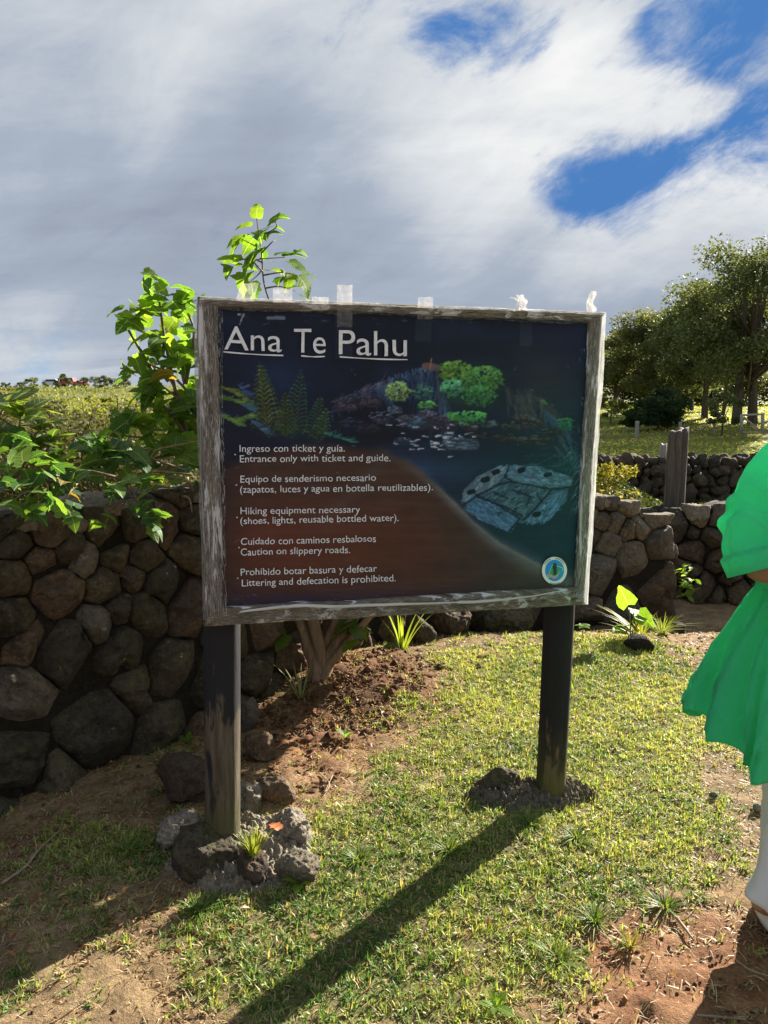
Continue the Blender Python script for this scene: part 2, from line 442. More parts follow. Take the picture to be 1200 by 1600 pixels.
# ------------------------------------------------------------------ ground
def zg(x, y):
    x = np.asarray(x, float); y = np.asarray(y, float)
    z = -.36 * sstep(y + .12 * np.maximum(0, .6 - x), 4.75, 6.1) * sstep(x, -.6, .6)
    z = z + .34 * sstep(y, 7.6, 9.5) * sstep(x, -.6, .6)
    z = z + .15 * np.exp(-(((x + .22) / .38) ** 2 + ((y - 4.0) / .34) ** 2))
    z = z + .07 * np.exp(-(((x - .12) / .30) ** 2 + ((y - 4.25) / .25) ** 2))
    far = np.maximum(y, 0)
    z = z + 2.25 * sstep(far, 14, 165) * (1 - sstep(x, 5, 40) * .2)
    z = z - 3.0 * sstep(far, 185, 700)
    z = z + .5 * sstep(x, 3, 14) * sstep(y, 14, 30)
    return z
def zgn(x, y):
    x = np.asarray(x, float).ravel(); y = np.asarray(y, float).ravel()
    P = np.stack([x, y, np.zeros_like(x)], 1)
    near = 1 - sstep(y, 7, 12)
    return zg(x, y) + (.012 * fbm(P * 2.2, 3) + .006 * fbm(P * 11 + 5, 3)) * near + .12 * fbm(P * .12 + 3, 3) * sstep(y, 10, 30)
def zs(x, y): return float(zgn([x], [y])[0])

def blobs(x, y, items):
    """soft patches given by where they lie on the ground"""
    s = np.zeros_like(x)
    for px, py, r, a, *asp in items:
        g = gp(px, py); k = asp[0] if asp else 1.0
        s = s + a * np.exp(-(((x - g.x) / (r * k)) ** 2 + ((y - g.y) / r) ** 2))
    return s
def green_mask(x, y):
    P = np.stack([x, y, np.zeros_like(x)], 1)
    n = fbm(P * 3.0 + 9, 3) * .50 + fbm(P * 9.0 + 2, 3) * .70 + fbm(P * 26.0 + 4, 2) * .45 - .06 * sstep(3.2 - y, 0, .8)
    m = .05 + blobs(x, y, [(720, 1060, .45, .8), (900, 1060, .75, 1.0), (980, 1150, .6, .85), (760, 1180, .4, .7), (950, 1260, .45, .7), (700, 1290, .45, .7),
        (560, 1330, .28, .6), (640, 1400, .35, .7), (860, 1300, .30, .75), (560, 1480, .28, .6), (800, 1450, .35, .5), (420, 1470, .20, .75), (330, 1490, .13, .5),
        (700, 1560, .25, .5), (880, 1500, .12, .5), (1040, 1390, .1, .4), (190, 1330, .14, .9), (310, 1425, .08, .7), (100, 1290, .15, .3),
        (560, 1560, .22, .45), (560, 1200, .15, .25), (1020, 1010, .3, .7), (1120, 1300, .25, .35), (300, 1570, .06, .4), (290, 1480, .12, .5), (400, 1440, .12, .5), (480, 1400, .15, .4), (650, 1500, .3, .25), (900, 1400, .2, .3), (480, 1540, .15, .4), (900, 1600, .2, .2),
        (620, 1060, .3, -.75, 1.2), (480, 1100, .35, -.8), (530, 1190, .30, -.35), (460, 1230, .2, -.35), (1130, 1210, .18, -.35), (1150, 1130, .2, -.3), (1120, 990, .5, -.8),
        (1120, 1480, .17, -.7), (1010, 1540, .16, -.7), (150, 1550, .25, -.15), (90, 1450, .35, .28), (110, 1330, .3, .22), (60, 1580, .15, .25), (780, 1590, .12, -.3), (240, 1520, .12, -.25)])
    m = m + n
    return m
def ground_col(x, y):
    P = np.stack([x, y, np.zeros_like(x)], 1)
    a = fbm(P * 2.1, 3)[:, None]; b = fbm(P * 14, 3)[:, None]
    red = np.array([.22, .105, .055]); brown = np.array([.20, .135, .075]); tan = np.array([.34, .25, .145]); dk = np.array([.075, .045, .025])
    redness = np.clip(blobs(x, y, [(1120, 1500, .3, 1.2), (1000, 1540, .25, 1.0), (600, 1080, .35, .9), (500, 1150, .35, .8), (820, 1590, .2, .5), (1130, 1000, .8, .45), (460, 1240, .3, .5)]), 0, 1)[:, None]
    c = brown + (red - brown) * redness
    c = c + (tan - c) * np.clip(.30 + a * .6 + b * .5, 0, 1) * .55
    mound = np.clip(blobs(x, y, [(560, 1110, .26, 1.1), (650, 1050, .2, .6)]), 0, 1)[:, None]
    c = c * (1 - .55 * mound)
    c = c * (1 + .35 * b)
    gm = sstep(green_mask(x, y), .35, .8)[:, None]
    c = c + (np.array([.12, .125, .045]) - c) * gm * .7
    # meadow and far field
    f = sstep(y, 6.8, 9.5)[:, None]
    far = np.array([.15, .175, .035]) + a * np.array([.05, .045, .012])
    stripes = fbm(P * np.array([.25, 1.1, 1]), 3)[:, None]
    far = far * (1 + .35 * stripes)
    dry = sstep(fbm(P * np.array([.08, .25, 1]) + 4, 3), .0, .35)[:, None]
    far = far * (1 - .35 * sstep(y, 24, 45)[:, None])
    far = far + (np.array([.20, .17, .07]) - far) * dry * .45
    sea = sstep(y, 260, 420)[:, None]
    far = far + (np.array([.05, .09, .12]) - far) * sea
    return np.clip(c * (1 - f) + far * f, .01, 1)
def axis(lo, hi, step, far_lo, far_hi, g=1.13):
    a = list(np.arange(lo, hi, step)); s = step; v = a[-1]
    while v < far_hi: s *= g; v += s; a.append(v)
    s = step; v = a[0]; b = []
    while v > far_lo: s *= g; v -= s; b.append(v)
    return np.array(b[::-1] + a)
gx = axis(-2.6, 2.8, .02, -900, 900); gy = axis(1.3, 6.6, .02, -60, 1600)
XX, YY = np.meshgrid(gx, gy)
xf, yf = XX.ravel(), YY.ravel()
zf = zgn(xf, yf)
nearm = 1 - sstep(yf, 6, 8)
Pn = np.stack([xf, yf, np.zeros_like(xf)], 1)
rough_ = np.clip(.7 - green_mask(xf, yf), 0, 1)
rough_ = .35 + .65 * rough_
zf = zf + nearm * (.017 * fbm(Pn * 22, 4) * rough_ + .022 * np.maximum(0, fbm(Pn * 13 + 7, 3)) * rough_)
m, n, out = new_mat('ground_soil')
at_ = n.add('ShaderNodeAttribute', attribute_name='Col'); geo = n.add('ShaderNodeNewGeometry'); v = geo.outputs['Position']
n1 = n.noise(v, 60, 6, .7); n2 = n.noise(v, 220, 4, .7); n3 = n.noise(v, 12, 5, .6)
c = n.mix(.85, at_.outputs['Color'], n.ramp(n1, [(.3, (.5, .48, .45)), (.5, (1, 1, 1)), (.72, (1.6, 1.5, 1.35))]), 'MULTIPLY')
c = n.mix(.6, c, n.ramp(n2, [(.3, (.55, .55, .55)), (.7, (1.4, 1.4, 1.4))]), 'MULTIPLY')
p = pbsdf(n, Base_Color=c, Roughness=.95); p.inputs['Specular IOR Level'].default_value = .15
bmp = n.add('ShaderNodeBump', {'Height': n.math('ADD', n1, n.math('MULTIPLY', n2, .4))}); bmp.inputs['Strength'].default_value = .8; bmp.inputs['Distance'].default_value = .015
n.l.new(bmp.outputs[0], p.inputs['Normal']); n.l.new(p.outputs[0], out.inputs[0]); M['ground'] = m
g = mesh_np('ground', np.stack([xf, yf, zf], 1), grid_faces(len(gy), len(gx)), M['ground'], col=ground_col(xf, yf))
tag(g, kind='structure')

# distant hill behind the grove
hx = np.linspace(-60, 260, 60); hv = np.linspace(0, 1, 14)
HV = []
for t in hv:
    for x in hx:
        h = 21 * math.exp(-((x - 96) / 62) ** 2) * math.sin(t * math.pi / 2) ** .9
        HV.append((x, 185 + 110 * t + 4 * math.sin(x * .05), 1.2 + h))
HV = np.array(HV); HV[:, 2] += fbm(HV * .06, 3) * 1.2
hc = np.tile(np.array([.075, .085, .035]), (len(HV), 1)) * (1 + .5 * fbm(HV * .09, 3)[:, None])
tag(mesh_np('hill', HV, grid_faces(14, 60), M['ground'], col=np.clip(hc, .01, 1)), kind='structure')

# ------------------------------------------------------------------ dry stone walls
def clip_poly(poly, a, b, c):
    """keep points with a*x+b*y<=c"""
    out = []
    for i in range(len(poly)):
        p, q = poly[i], poly[(i + 1) % len(poly)]
        dp = a * p[0] + b * p[1] - c; dq = a * q[0] + b * q[1] - c
        if dp <= 0: out.append(p)
        if (dp < 0 < dq) or (dq < 0 < dp):
            t = dp / (dp - dq); out.append((p[0] + (q[0] - p[0]) * t, p[1] + (q[1] - p[1]) * t))
    return out
class Wall:
    def __init__(self, path, thick):
        self.P = np.array(path, float); self.th = thick
        seg = np.diff(self.P, axis=0); self.L = np.hypot(seg[:, 0], seg[:, 1]); self.S = np.concatenate([[0], np.cumsum(self.L)])
        nv = np.stack([seg[:, 1], -seg[:, 0]], 1) / self.L[:, None]      # right-hand side of the path faces the camera
        self.NV = np.vstack([nv[:1], (nv[1:] + nv[:-1]) / 2, nv[-1:]]); self.NV /= np.linalg.norm(self.NV, axis=1)[:, None]
    def pos(self, s, t, d):
        s = np.asarray(s, float)
        x = np.interp(s, self.S, self.P[:, 0]); y = np.interp(s, self.S, self.P[:, 1])
        lo = s < 0; hi = s > self.S[-1]
        e0 = (self.P[1] - self.P[0]) / self.L[0]; e1 = (self.P[-1] - self.P[-2]) / self.L[-1]
        x = x + np.where(lo, s * e0[0], 0) + np.where(hi, (s - self.S[-1]) * e1[0], 0)
        y = y + np.where(lo, s * e0[1], 0) + np.where(hi, (s - self.S[-1]) * e1[1], 0)
        nx = np.interp(s, self.S, self.NV[:, 0]); ny = np.interp(s, self.S, self.NV[:, 1])
        q = np.hypot(nx, ny); nx, ny = nx / q, ny / q
        return np.stack([x + nx * d, y + ny * d, np.asarray(t, float) + 0 * s], 1)
    def hit(self, px, py):
        d = ray(px, py); best = None
        for i in range(len(self.L)):
            p = self.P[i]; e = (self.P[i + 1] - p) / self.L[i]
            # solve p + e*s = d.xy * t
            A = np.array([[e[0], -d.x], [e[1], -d.y]])
            if abs(np.linalg.det(A)) < 1e-6: continue
            s, t = np.linalg.solve(A, -p)
            if t > 0 and -.02 - (9 if i == 0 else 0) <= s <= self.L[i] + .02 + (9 if i == len(self.L) - 1 else 0):
                z = CAM_H + d.z * t
                if best is None or t < best[0]: best = (t, self.S[i] + s, z)
        return best[1], best[2]
def stone_from_cell(Wl, poly, depth, gap, seed, nth=56, nr=17, bulge_p=4.6):
    r = np.random.default_rng(seed)
    A = np.array(poly); c = A.mean(0)
    ang = np.linspace(0, 2 * np.pi, nth, endpoint=False)
    R = np.zeros(nth)
    for k, a in enumerate(ang):
        dx, dy = math.cos(a), math.sin(a); best = 9
        for i in range(len(A)):
            p, q = A[i] - c, A[(i + 1) % len(A)] - c
            e = q - p; den = dx * e[1] - dy * e[0]
            if abs(den) < 1e-9: continue
            t = (p[0] * e[1] - p[1] * e[0]) / den; u = (p[0] * dy - p[1] * dx) / den
            if t > 0 and -1e-6 <= u <= 1 + 1e-6: best = min(best, t)
        R[k] = best
    R = np.minimum(R * 1.03, .25 * np.roll(R, 1) + .5 * R + .25 * np.roll(R, -1))
    R = np.maximum(R - gap, .012)
    size = R.mean()
    wob = fbm(np.stack([np.cos(ang) * 1.6 + seed, np.sin(ang) * 1.6, np.zeros(nth)], 1), 3)
    R = R * (1 - .11 * np.abs(wob)) + .006
    tl = r.normal(size=2) * .35
    V = []
    for k in range(nr + 1):
        f = math.sin(math.pi / 2 * k / nr) ** .9
        s = c[0] + np.cos(ang) * R * f; t = c[1] + np.sin(ang) * R * f
        d = depth * (1 - f ** bulge_p) ** .55 + depth * .5 * (np.cos(ang) * tl[0] + np.sin(ang) * tl[1]) * f * (1 - f ** 6)
        V.append(np.stack([s, t, d], 1))
    V.append(np.stack([c[0] + np.cos(ang) * R * .9, c[1] + np.sin(ang) * R * .9, np.full(nth, -.10)], 1))
    V = np.concatenate(V)
    # lumps and chips, larger away from the edge of the block
    P3 = np.stack([V[:, 0], V[:, 1], V[:, 2]], 1)
    n1 = fbm(P3 * (2.2 / size * .5) + seed * 1.7, 3); n2 = fbm(P3 * 26 + seed, 3)
    dirx = (V[:, 0] - c[0]) / size; diry = (V[:, 1] - c[1]) / size
    V[:, 2] += n1 * depth * .75 + n2 * .008 - np.abs(fbm(P3 * (3.2 / size * .5) + seed * 2.9, 3)) * depth * .55
    V[:, 0] += dirx * n2 * .009; V[:, 1] += diry * n2 * .009
    # flat facets: push points beyond a few tilted planes back onto them
    for _ in range(6):
        a = r.uniform(0, 2 * np.pi); ti = r.uniform(.25, .95); nx, ny, nz = math.cos(a) * math.sin(ti), math.sin(a) * math.sin(ti), math.cos(ti)
        h = depth * nz * .72 + size * r.uniform(.22, .5) * math.sin(ti)
        ex = (V[:, 0] - c[0]) * nx + (V[:, 1] - c[1]) * ny + V[:, 2] * nz - h
        mk = ex > 0; V[mk] -= np.outer(ex[mk] * .88, (nx, ny, nz))
    V[:, 2] += fbm(P3 * 45 + seed, 2) * .0035
    W3 = Wl.pos(V[:, 0], V[:, 1], V[:, 2])
    F = grid_faces(nr + 2, nth, True)
    return W3, F
def build_wall(root, Wl, seeds, srange, top, base, mats, gap=.008, depth=.06, fill=.13, seed0=1, res=(56, 17), given=(), grey_from=None):
    r = np.random.default_rng(seed0)
    pts = [(s, t, w_) for s, t, w_ in seeds]
    tries = 0; area = (srange[1] - srange[0])
    for _ in range(int(area * 900)):
        s = r.uniform(*srange); t = r.uniform(base(s) - .05, top(s))
        if any(a_ < s < b_ for a_, b_ in given) and r.uniform() < .985: continue
        hgt = (t - base(s)) / max(.2, top(s) - base(s))
        md = fill * (1.35 - .6 * hgt)
        if all(((s - a) ** 2 + (t - b) ** 2) > (md * .5 + w_ * .55) ** 2 for a, b, w_ in pts):
            pts.append((s, t, md * r.uniform(.8, 1.15)))
    P = np.array(pts); k = 0
    for i, (s, t, w_) in enumerate(pts):
        poly = [(s - .45, t - .45), (s + .45, t - .45), (s + .45, t + .45), (s - .45, t + .45)]
        d2 = (P[:, 0] - s) ** 2 + (P[:, 1] - t) ** 2
        for j in np.argsort(d2)[1:28]:
            if d2[j] > .8: break
            qs, qt, qw = P[j]
            a, b = qs - s, qt - t
            cc = (qs * qs + qt * qt - s * s - t * t + (w_ * .5) ** 2 - (qw * .5) ** 2) / 2
            poly = clip_poly(poly, a, b, cc)
            if len(poly) < 3: break
        if len(poly) < 3: continue
        poly = clip_poly(poly, 0, 1, top(s) + .012 * math.sin(i * 2.7)); poly = clip_poly(poly, 0, -1, -(base(s) - .06)) if poly else poly
        poly = clip_poly(poly, 1, 0, srange[1]) if len(poly) > 2 else poly
        poly = clip_poly(poly, -1, 0, -srange[0]) if len(poly) > 2 else poly
        if len(poly) < 3: continue
        A = np.array(poly); ext = A.max(0) - A.min(0)
        if min(ext) < .035: continue
        # add wobble to long edges so that neighbours are not cut by one straight line
        dd = depth * min(1.6, max(.6, (ext.mean() / .2))) * r.uniform(.75, 1.25)
        V, F = stone_from_cell(Wl, poly, dd, gap, seed0 * 100 + i, *res)
        mp_ = [.25, .10, .65] if (grey_from is not None and s > grey_from) else [.74, .16, .10]
        mat = mats[int(r.choice(len(mats), p=mp_))]
        mesh_np('stone', V, F, mat, root); k += 1
    return k
def wall_core(root, Wl, s0, s1, top, base, name='core', capname='cap', capmat=None, n=60, inset=.0):
    ss = np.linspace(s0, s1, n); rows = []
    th = Wl.th
    prof = [(-.0 - inset, 0), (-.0 - inset, .5), (-.02 - inset, .97), (-th * .5, 1.0), (-th + .03, .97), (-th, .5), (-th, 0)]
    for d, f in prof:
        tt = np.array([base(s) - .2 + (top(s) - .03 - base(s) + .2) * f for s in ss])
        rows.append(Wl.pos(ss, tt, np.full(n, d)))
    V = np.concatenate(rows); V = V + (fbm(V * 9, 3)[:, None] * np.array([.02, .02, .03]))
    mesh_np(name, V, grid_faces(len(prof), n), M['core'], root)
    # end faces
    if capmat:
        m_ = n * 4; ss = np.linspace(s0, s1, m_); rows = []
        offs = np.linspace(.035, -th - .03, 16)
        for k, d in enumerate(offs):
            e = min(k, len(offs) - 1 - k); drop = [-.085, -.035, -.01][e] if e < 3 else 0
            tt = np.array([top(s) for s in ss]) + drop
            rows.append(Wl.pos(ss, tt, np.full(m_, d) ))
        V = np.concatenate(rows)
        V[:, 2] += fbm(V * 4 + 3, 3) * .03 + fbm(V * 18, 3) * .018
        V[:, 0] += fbm(V * 7 + 11, 2) * .02; V[:, 1] += fbm(V * 7 + 31, 2) * .02
        mesh_np(capname, V, grid_faces(len(offs), m_), capmat, root)

w1 = Wall([(-2.9, 1.28), (-1.5, 2.78), (-1.0, 3.32), (-.62, 3.78), (-.34, 4.35), (.3, 5.25), (1.1, 5.95), (1.72, 6.2), (2.42, 6.34)], .42)
w1s = w1.S
def w1_top(s):
    z = np.interp(s, [0, w1s[1], w1s[3], w1s[4], w1s[5], w1s[6], w1s[7] - .35, w1s[7], w1s[8] - .35, w1s[8] - .12, w1s[8] + .1], [1.13, 1.14, 1.15, 1.0, .62, .48, .72, .765, .70, .52, .30])
    return float(z + .015 * math.sin(s * 7.1) + .012 * math.sin(s * 17.3))
def base_on(Wl):
    def f(s):
        p = Wl.pos([s], [0], [0])[0]
        return float(zg(p[0], p[1])) - .05
    return f
w1_base = base_on(w1)
wr = empty('stone_wall', (-1.5, 2.78, 0), 'long dark lava stone wall running from the left edge behind the painted sign', 'wall')
Lseeds = [(5, 812, .08), (75, 826, .13), (170, 838, .12), (215, 822, .09), (260, 825, .12), (290, 852, .10), (27, 850, .09), (108, 860, .10), (222, 872, .12), (17, 903, .12), (20, 968, .13),
          (67, 877, .09), (130, 872, .10), (182, 868, .08), (90, 927, .16), (163, 917, .11), (213, 893, .08), (255, 910, .14), (227, 957, .13), (293, 950, .13), (45, 995, .10), (97, 1013, .19),
          (150, 973, .10), (193, 1013, .15), (180, 953, .05), (203, 1072, .06), (272, 1050, .21), (30, 1087, .15), (143, 1130, .27), (27, 1190, .22), (84, 1198, .07), (262, 1120, .10), (-60, 900, .15), (-60, 1010, .18), (-70, 1120, .2)]
Rseeds = [(937, 780, .10), (957, 782, .08), (980, 787, .10), (940, 815, .14), (962, 820, .13), (982, 832, .10), (1000, 825, .11), (927, 838, .12), (950, 850, .20), (1022, 806, .17),
          (1030, 852, .25), (985, 872, .27), (937, 895, .32), (1028, 908, .36), (965, 950, .24), (915, 955, .2), (1062, 843, .14), (700, 975, .3), (760, 968, .35), (820, 970, .28), (640, 985, .25)]
sd = []
for px, py, w_ in Lseeds + Rseeds:
    s, t = w1.hit(px, py); sd.append((s, t, w_))
build_wall(wr, w1, sd, (.0, w1s[8] + .05), w1_top, w1_base, [M['basalt'], M['basalt_red'], M['basalt_grey']], fill=.15, seed0=3, gap=.006, depth=.065, given=((w1.hit(0, 950)[0], w1.hit(300, 950)[0]), (w1.hit(925, 850)[0], 99)), grey_from=w1.hit(880, 900)[0])
wall_core(wr, w1, 0, w1s[8] - .05, lambda s: w1_top(s) - .02, w1_base, capmat=None)
# the smoothed mortar that tops it, one run at each end
def cap_run(root, Wl, s0, s1, top, seed=0):
    m_ = int((s1 - s0) / .015); ss = np.linspace(s0, s1, m_); rows = []
    offs = np.linspace(.015, -Wl.th - .04, 22); ne = len(offs)
    for k in range(ne + 2):
        kk = min(max(k - 1, 0), ne - 1); e = min(kk, ne - 1 - kk)
        drop = -.07 if k in (0, ne + 1) else [-.03, -.010, -.003][e] if e < 3 else 0
        rows.append(Wl.pos(ss, np.array([top(s) for s in ss]) + drop - .012, np.full(m_, offs[kk] - (.012 if k == 0 else 0))))
    V = np.concatenate(rows)
    V[:, 2] += fbm(V * 3 + 3, 3) * .028 + fbm(V * 11, 4) * .026 - np.abs(fbm(V * 6 + 8, 2)) * .02
    V[:, 0] += fbm(V * 6 + 11, 3) * .03; V[:, 1] += fbm(V * 6 + 31, 3) * .03
    mesh_np('mortar_cap', V, grid_faces(len(rows), m_), M['cap'], root)
cap_run(wr, w1, .0, w1s[3] + .2, w1_top)
cap_run(wr, w1, w1s[7] - .5, w1s[8] - .42, w1_top)

w2 = Wall([(2.3, 7.35), (3.0, 7.0), (3.7, 6.95), (5.2, 7.1)], .45)
w2_base = base_on(w2)
def w2_top(s): return float(np.interp(s, [0, .3, .75, 1.15, 1.6, 2.2, 3], [.44, .50, .56, .60, .50, .56, .58]) + .02 * math.sin(s * 9))
w2r = empty('stone_wall', (3.4, 7.1, -.3), 'low wall of big brown boulders across the earth path beside the green dress', 'wall')
sd = [(*w2.hit(px, py), w_) for px, py, w_ in [(1060, 822, .25), (1092, 806, .26), (1118, 812, .22), (1080, 830, .2), (1112, 838, .24), (1088, 860, .24), (1125, 876, .26), (1073, 893, .24), (1137, 897, .2), (1150, 925, .25), (1100, 912, .22), (1122, 930, .18), (1160, 860, .25), (1180, 810, .25), (1190, 900, .25)]]
build_wall(w2r, w2, sd, (0, 3.0), w2_top, w2_base, [M['basalt'], M['basalt_red'], M['basalt_grey']], fill=.24, seed0=5, gap=.010, depth=.11, given=((w2.hit(1055, 850)[0], w2.hit(1170, 850)[0]),))
wall_core(w2r, w2, 0, 3.0, w2_top, w2_base)

# loose rubble wall at the foot of the meadow: every rock lies on the others
w3r = empty('rubble_wall', (3.6, 10.2, 0), 'loose dark rubble wall at the edge of the sunny meadow behind the split post', 'wall')
rr = np.random.default_rng(21); nrock = 0
rk_meshes = []
for k in range(10):
    V, F = rock_geo((0, 0, 0), (1, 1, 1), sub=3, rough=.2, seed=300 + k, facets=8)
    rk_meshes.append(mesh_np('rock', V, F, M['basalt'] if k % 4 else M['basalt_red'], parent=False))
for row in range(6):
    x = 2.0
    while x < 6.3 and nrock < 290:
        sz = rr.uniform(.15, .27) * (1.1 - .06 * row)
        hloc = .72 + .05 * math.sin(x * 2.1) + (.05 if x > 4.2 else 0)
        z = .02 + row * .125 + rr.uniform(-.02, .02)
        if z < hloc:
            for dy in ((0, .28) if row > 3 else (0,)):
                o = bpy.data.objects.new('rock', rk_meshes[rr.integers(10)]); COL.objects.link(o)
                o.location = Vector((x, 10.2 + dy + .06 * row * .5 + rr.uniform(-.06, .06), z)) - Vector(w3r.location)
                o.parent = w3r; o.rotation_euler = tuple(rr.uniform(0, 6.28, 3)); o.scale = (sz * rr.uniform(.9, 1.3), sz * rr.uniform(.8, 1.1), sz * rr.uniform(.7, 1.0)); nrock += 1
        x += sz * .82
V, F = box(1.9, 6.4, 10.28, 10.62, -.1, .55)
Vg = np.array([(x, y, z) for z in np.linspace(-.1, .58, 6) for x in np.linspace(1.9, 6.4, 40) for y in (10.30,)])
core3, cf = [], []
sec = [(10.26, -.1), (10.28, .3), (10.33, .56), (10.5, .6), (10.62, .3), (10.66, -.1)]
V = np.array([(x, y, z) for (y, z) in sec for x in np.linspace(1.95, 6.35, 80)]); V += fbm(V * 5, 3)[:, None] * np.array([0, .04, .05])
mesh_np('core', V, grid_faces(len(sec), 80), M['core'], w3r)

# ------------------------------------------------------------------ single rocks, footings
def rock(name, label, cat, px, py, wpx, hpx, mat, seed, dz=0.0, Y=None, rough=.16, sub=5, depth=1.0, group=None, asp=1.0):
    """px,py: middle of the rock, wpx, hpx its outline"""
    gb = gp(px, py + hpx * .42) if Y is None else at(px, py + hpx * .42, Y)
    dist = gb.y * _c + (CAM_H - gb.z) * _s
    wd = wpx / FPX * dist; ht = hpx / FPX * dist * 1.02
    dims = (wd * 1.04, wd * .85 * depth, ht * 1.15)
    zc = zs(gb.x, gb.y) + ht * .38 + dz
    V, F = rock_geo((gb.x, gb.y + dims[1] * .30, zc), dims, sub=sub, rough=rough, seed=seed, flat=.75)
    o = mesh_np(name, V, F, mat)
    return tag(o, label, cat, group)
def lump(name, label, cat, cx, cy, rx, ry, h, mat, seed, rough=1.0):
    n_ = 150
    a = np.linspace(-1.15, 1.15, n_); X, Y = np.meshgrid(a, a); X = X.ravel(); Y = Y.ravel()
    P = np.stack([X * 1.3 + seed, Y * 1.3, X * 0], 1)
    rad = np.hypot(X, Y) * (1 + .22 * fbm(P * 1.3, 2))
    z = h * (1 - sstep(rad, .35, 1.08)) - .03 * sstep(rad, .9, 1.1)
    z = z + (fbm(P * 3.5, 3) * .028 + np.abs(fbm(P * 8, 3)) * .045 + fbm(P * 22, 3) * .014) * rough * (1 - sstep(rad, .9, 1.1))
    wx, wy = cx + X * rx, cy + Y * ry
    keep = rad < 1.2
    zz_ = zg(wx, wy) + z
    F = grid_faces(n_, n_); F = F[keep[F].all(1)]
    V = np.stack([wx, wy, zz_], 1)
    used = np.unique(F); mp = -np.ones(len(V), int); mp[used] = np.arange(len(used))
    o = mesh_np(name, V[used], mp[F], mat)
    return tag(o, label, cat)
M['footing_brown'] = rock_mat('earthy_concrete', (.10, .082, .062), (.27, .235, .185), tint=(.17, .12, .08), pit=.8, scale=1.4)
PL = Vector((-.56, 2.44)); PR = Vector((.66, 2.85))         # the two posts of the sign
lump('concrete_footing', 'pale crumbly concrete footing around the left sign post', 'footing', -.50, 2.47, .25, .21, .075, M['concrete'], 3)
lump('concrete_footing', 'brown crumbly earth and concrete footing around the right sign post', 'footing', .59, 2.85, .25, .115, .035, M['footing_brown'], 8, 1.15)
rock('rock', 'big hollowed brown rock left of the left sign post', 'rock', 283, 1222, 92, 78, M['basalt_red'], 1, depth=.8)
rock('rock', 'pale knobbly rock low at the left of the post footing', 'rock', 278, 1305, 75, 52, M['concrete'], 2, rough=.3)
rock('rock', 'large mossy olive brown boulder in front of the left post', 'rock', 318, 1345, 102, 82, M['basalt'], 3)
rock('rock', 'small red brown stone between two rocks before the left post', 'rock', 392, 1362, 52, 50, M['basalt_red'], 14)
rock('rock', 'flat rough grey stone at the right end of the left footing', 'rock', 464, 1366, 72, 44, M['basalt_grey'], 5, rough=.24)
rock('rock', 'pitted brown rock behind the left footing on its right side', 'rock', 430, 1238, 62, 46, M['basalt_red'], 16)
rock('rock', 'pale lumpy block at the right of the left post footing', 'rock', 448, 1305, 78, 62, M['concrete'], 7, rough=.28)
rock('rock', 'grey knob of concrete leaning on the right side of the left post', 'rock', 385, 1252, 46, 44, M['concrete'], 18, rough=.28)
rock('rock', 'round brown stone on the dry ground right of the left post', 'rock', 402, 1172, 50, 42, M['basalt_red'], 9)
rock('rock', 'upright grey stone half hidden by the left sign post', 'rock', 384, 1120, 40, 58, M['basalt_grey'], 10)
rock('rock', 'small pale stone low against the left sign post', 'rock', 374, 1065, 22, 36, M['basalt_grey'], 31)
rock('rock', 'angular dark rock at the left end of the right post footing', 'rock', 778, 1228, 66, 44, M['basalt'], 11)
rock('rock', 'sunlit tan stone at the wall foot left of the right post', 'rock', 705, 975, 66, 44, M['basalt_red'], 12, Y=4.95)
rock('rock', 'dark squared stone at the foot of the wall under the sign', 'rock', 655, 985, 54, 46, M['basalt'], 13, Y=4.75)
rock('rock', 'broad dark stone at the foot of the wall beside the right post', 'rock', 795, 968, 80, 40, M['basalt'], 24, Y=5.25)
rock('boulder', 'large boulder with a sunlit rim behind the shrub trunk', 'boulder', 428, 1030, 118, 96, M['basalt_grey'], 15, Y=3.98, depth=.6)
rock('clod', 'dark clod of soil beside the bright heart shaped leaf', 'clod', 1000, 1008, 50, 24, M['core'], 17, sub=3)
rock('clod', 'dark clod of soil at the edge of the path near the shaded wall', 'clod', 1062, 972, 24, 18, M['core'], 19, sub=3)
rock('rock', 'lone dark rock lying in the sunny meadow behind the rubble wall', 'rock', 1160, 715, 26, 10, M['basalt'], 20, Y=14, sub=3)
rr = np.random.default_rng(5)
peb = [(1115, 1245, 12, 8, 'white pebble in the grass left of the white trousers'), (1187, 1265, 18, 10, 'grey pebble on the path beside the white trousers'), (545, 1477, 8, 6, 'tiny pale pebble at the lower edge of the post shadow'),
       (650, 1492, 9, 7, 'tiny grey pebble on the lawn right of the post shadow'), (748, 1045, 10, 7, 'small pale stone at the right end of the soil mound')]
for i, (px, py, a, b, lb) in enumerate(peb):
    rock('pebble', lb, 'pebble', px, py, a, b, M['concrete'], 60 + i, sub=2, dz=.01)

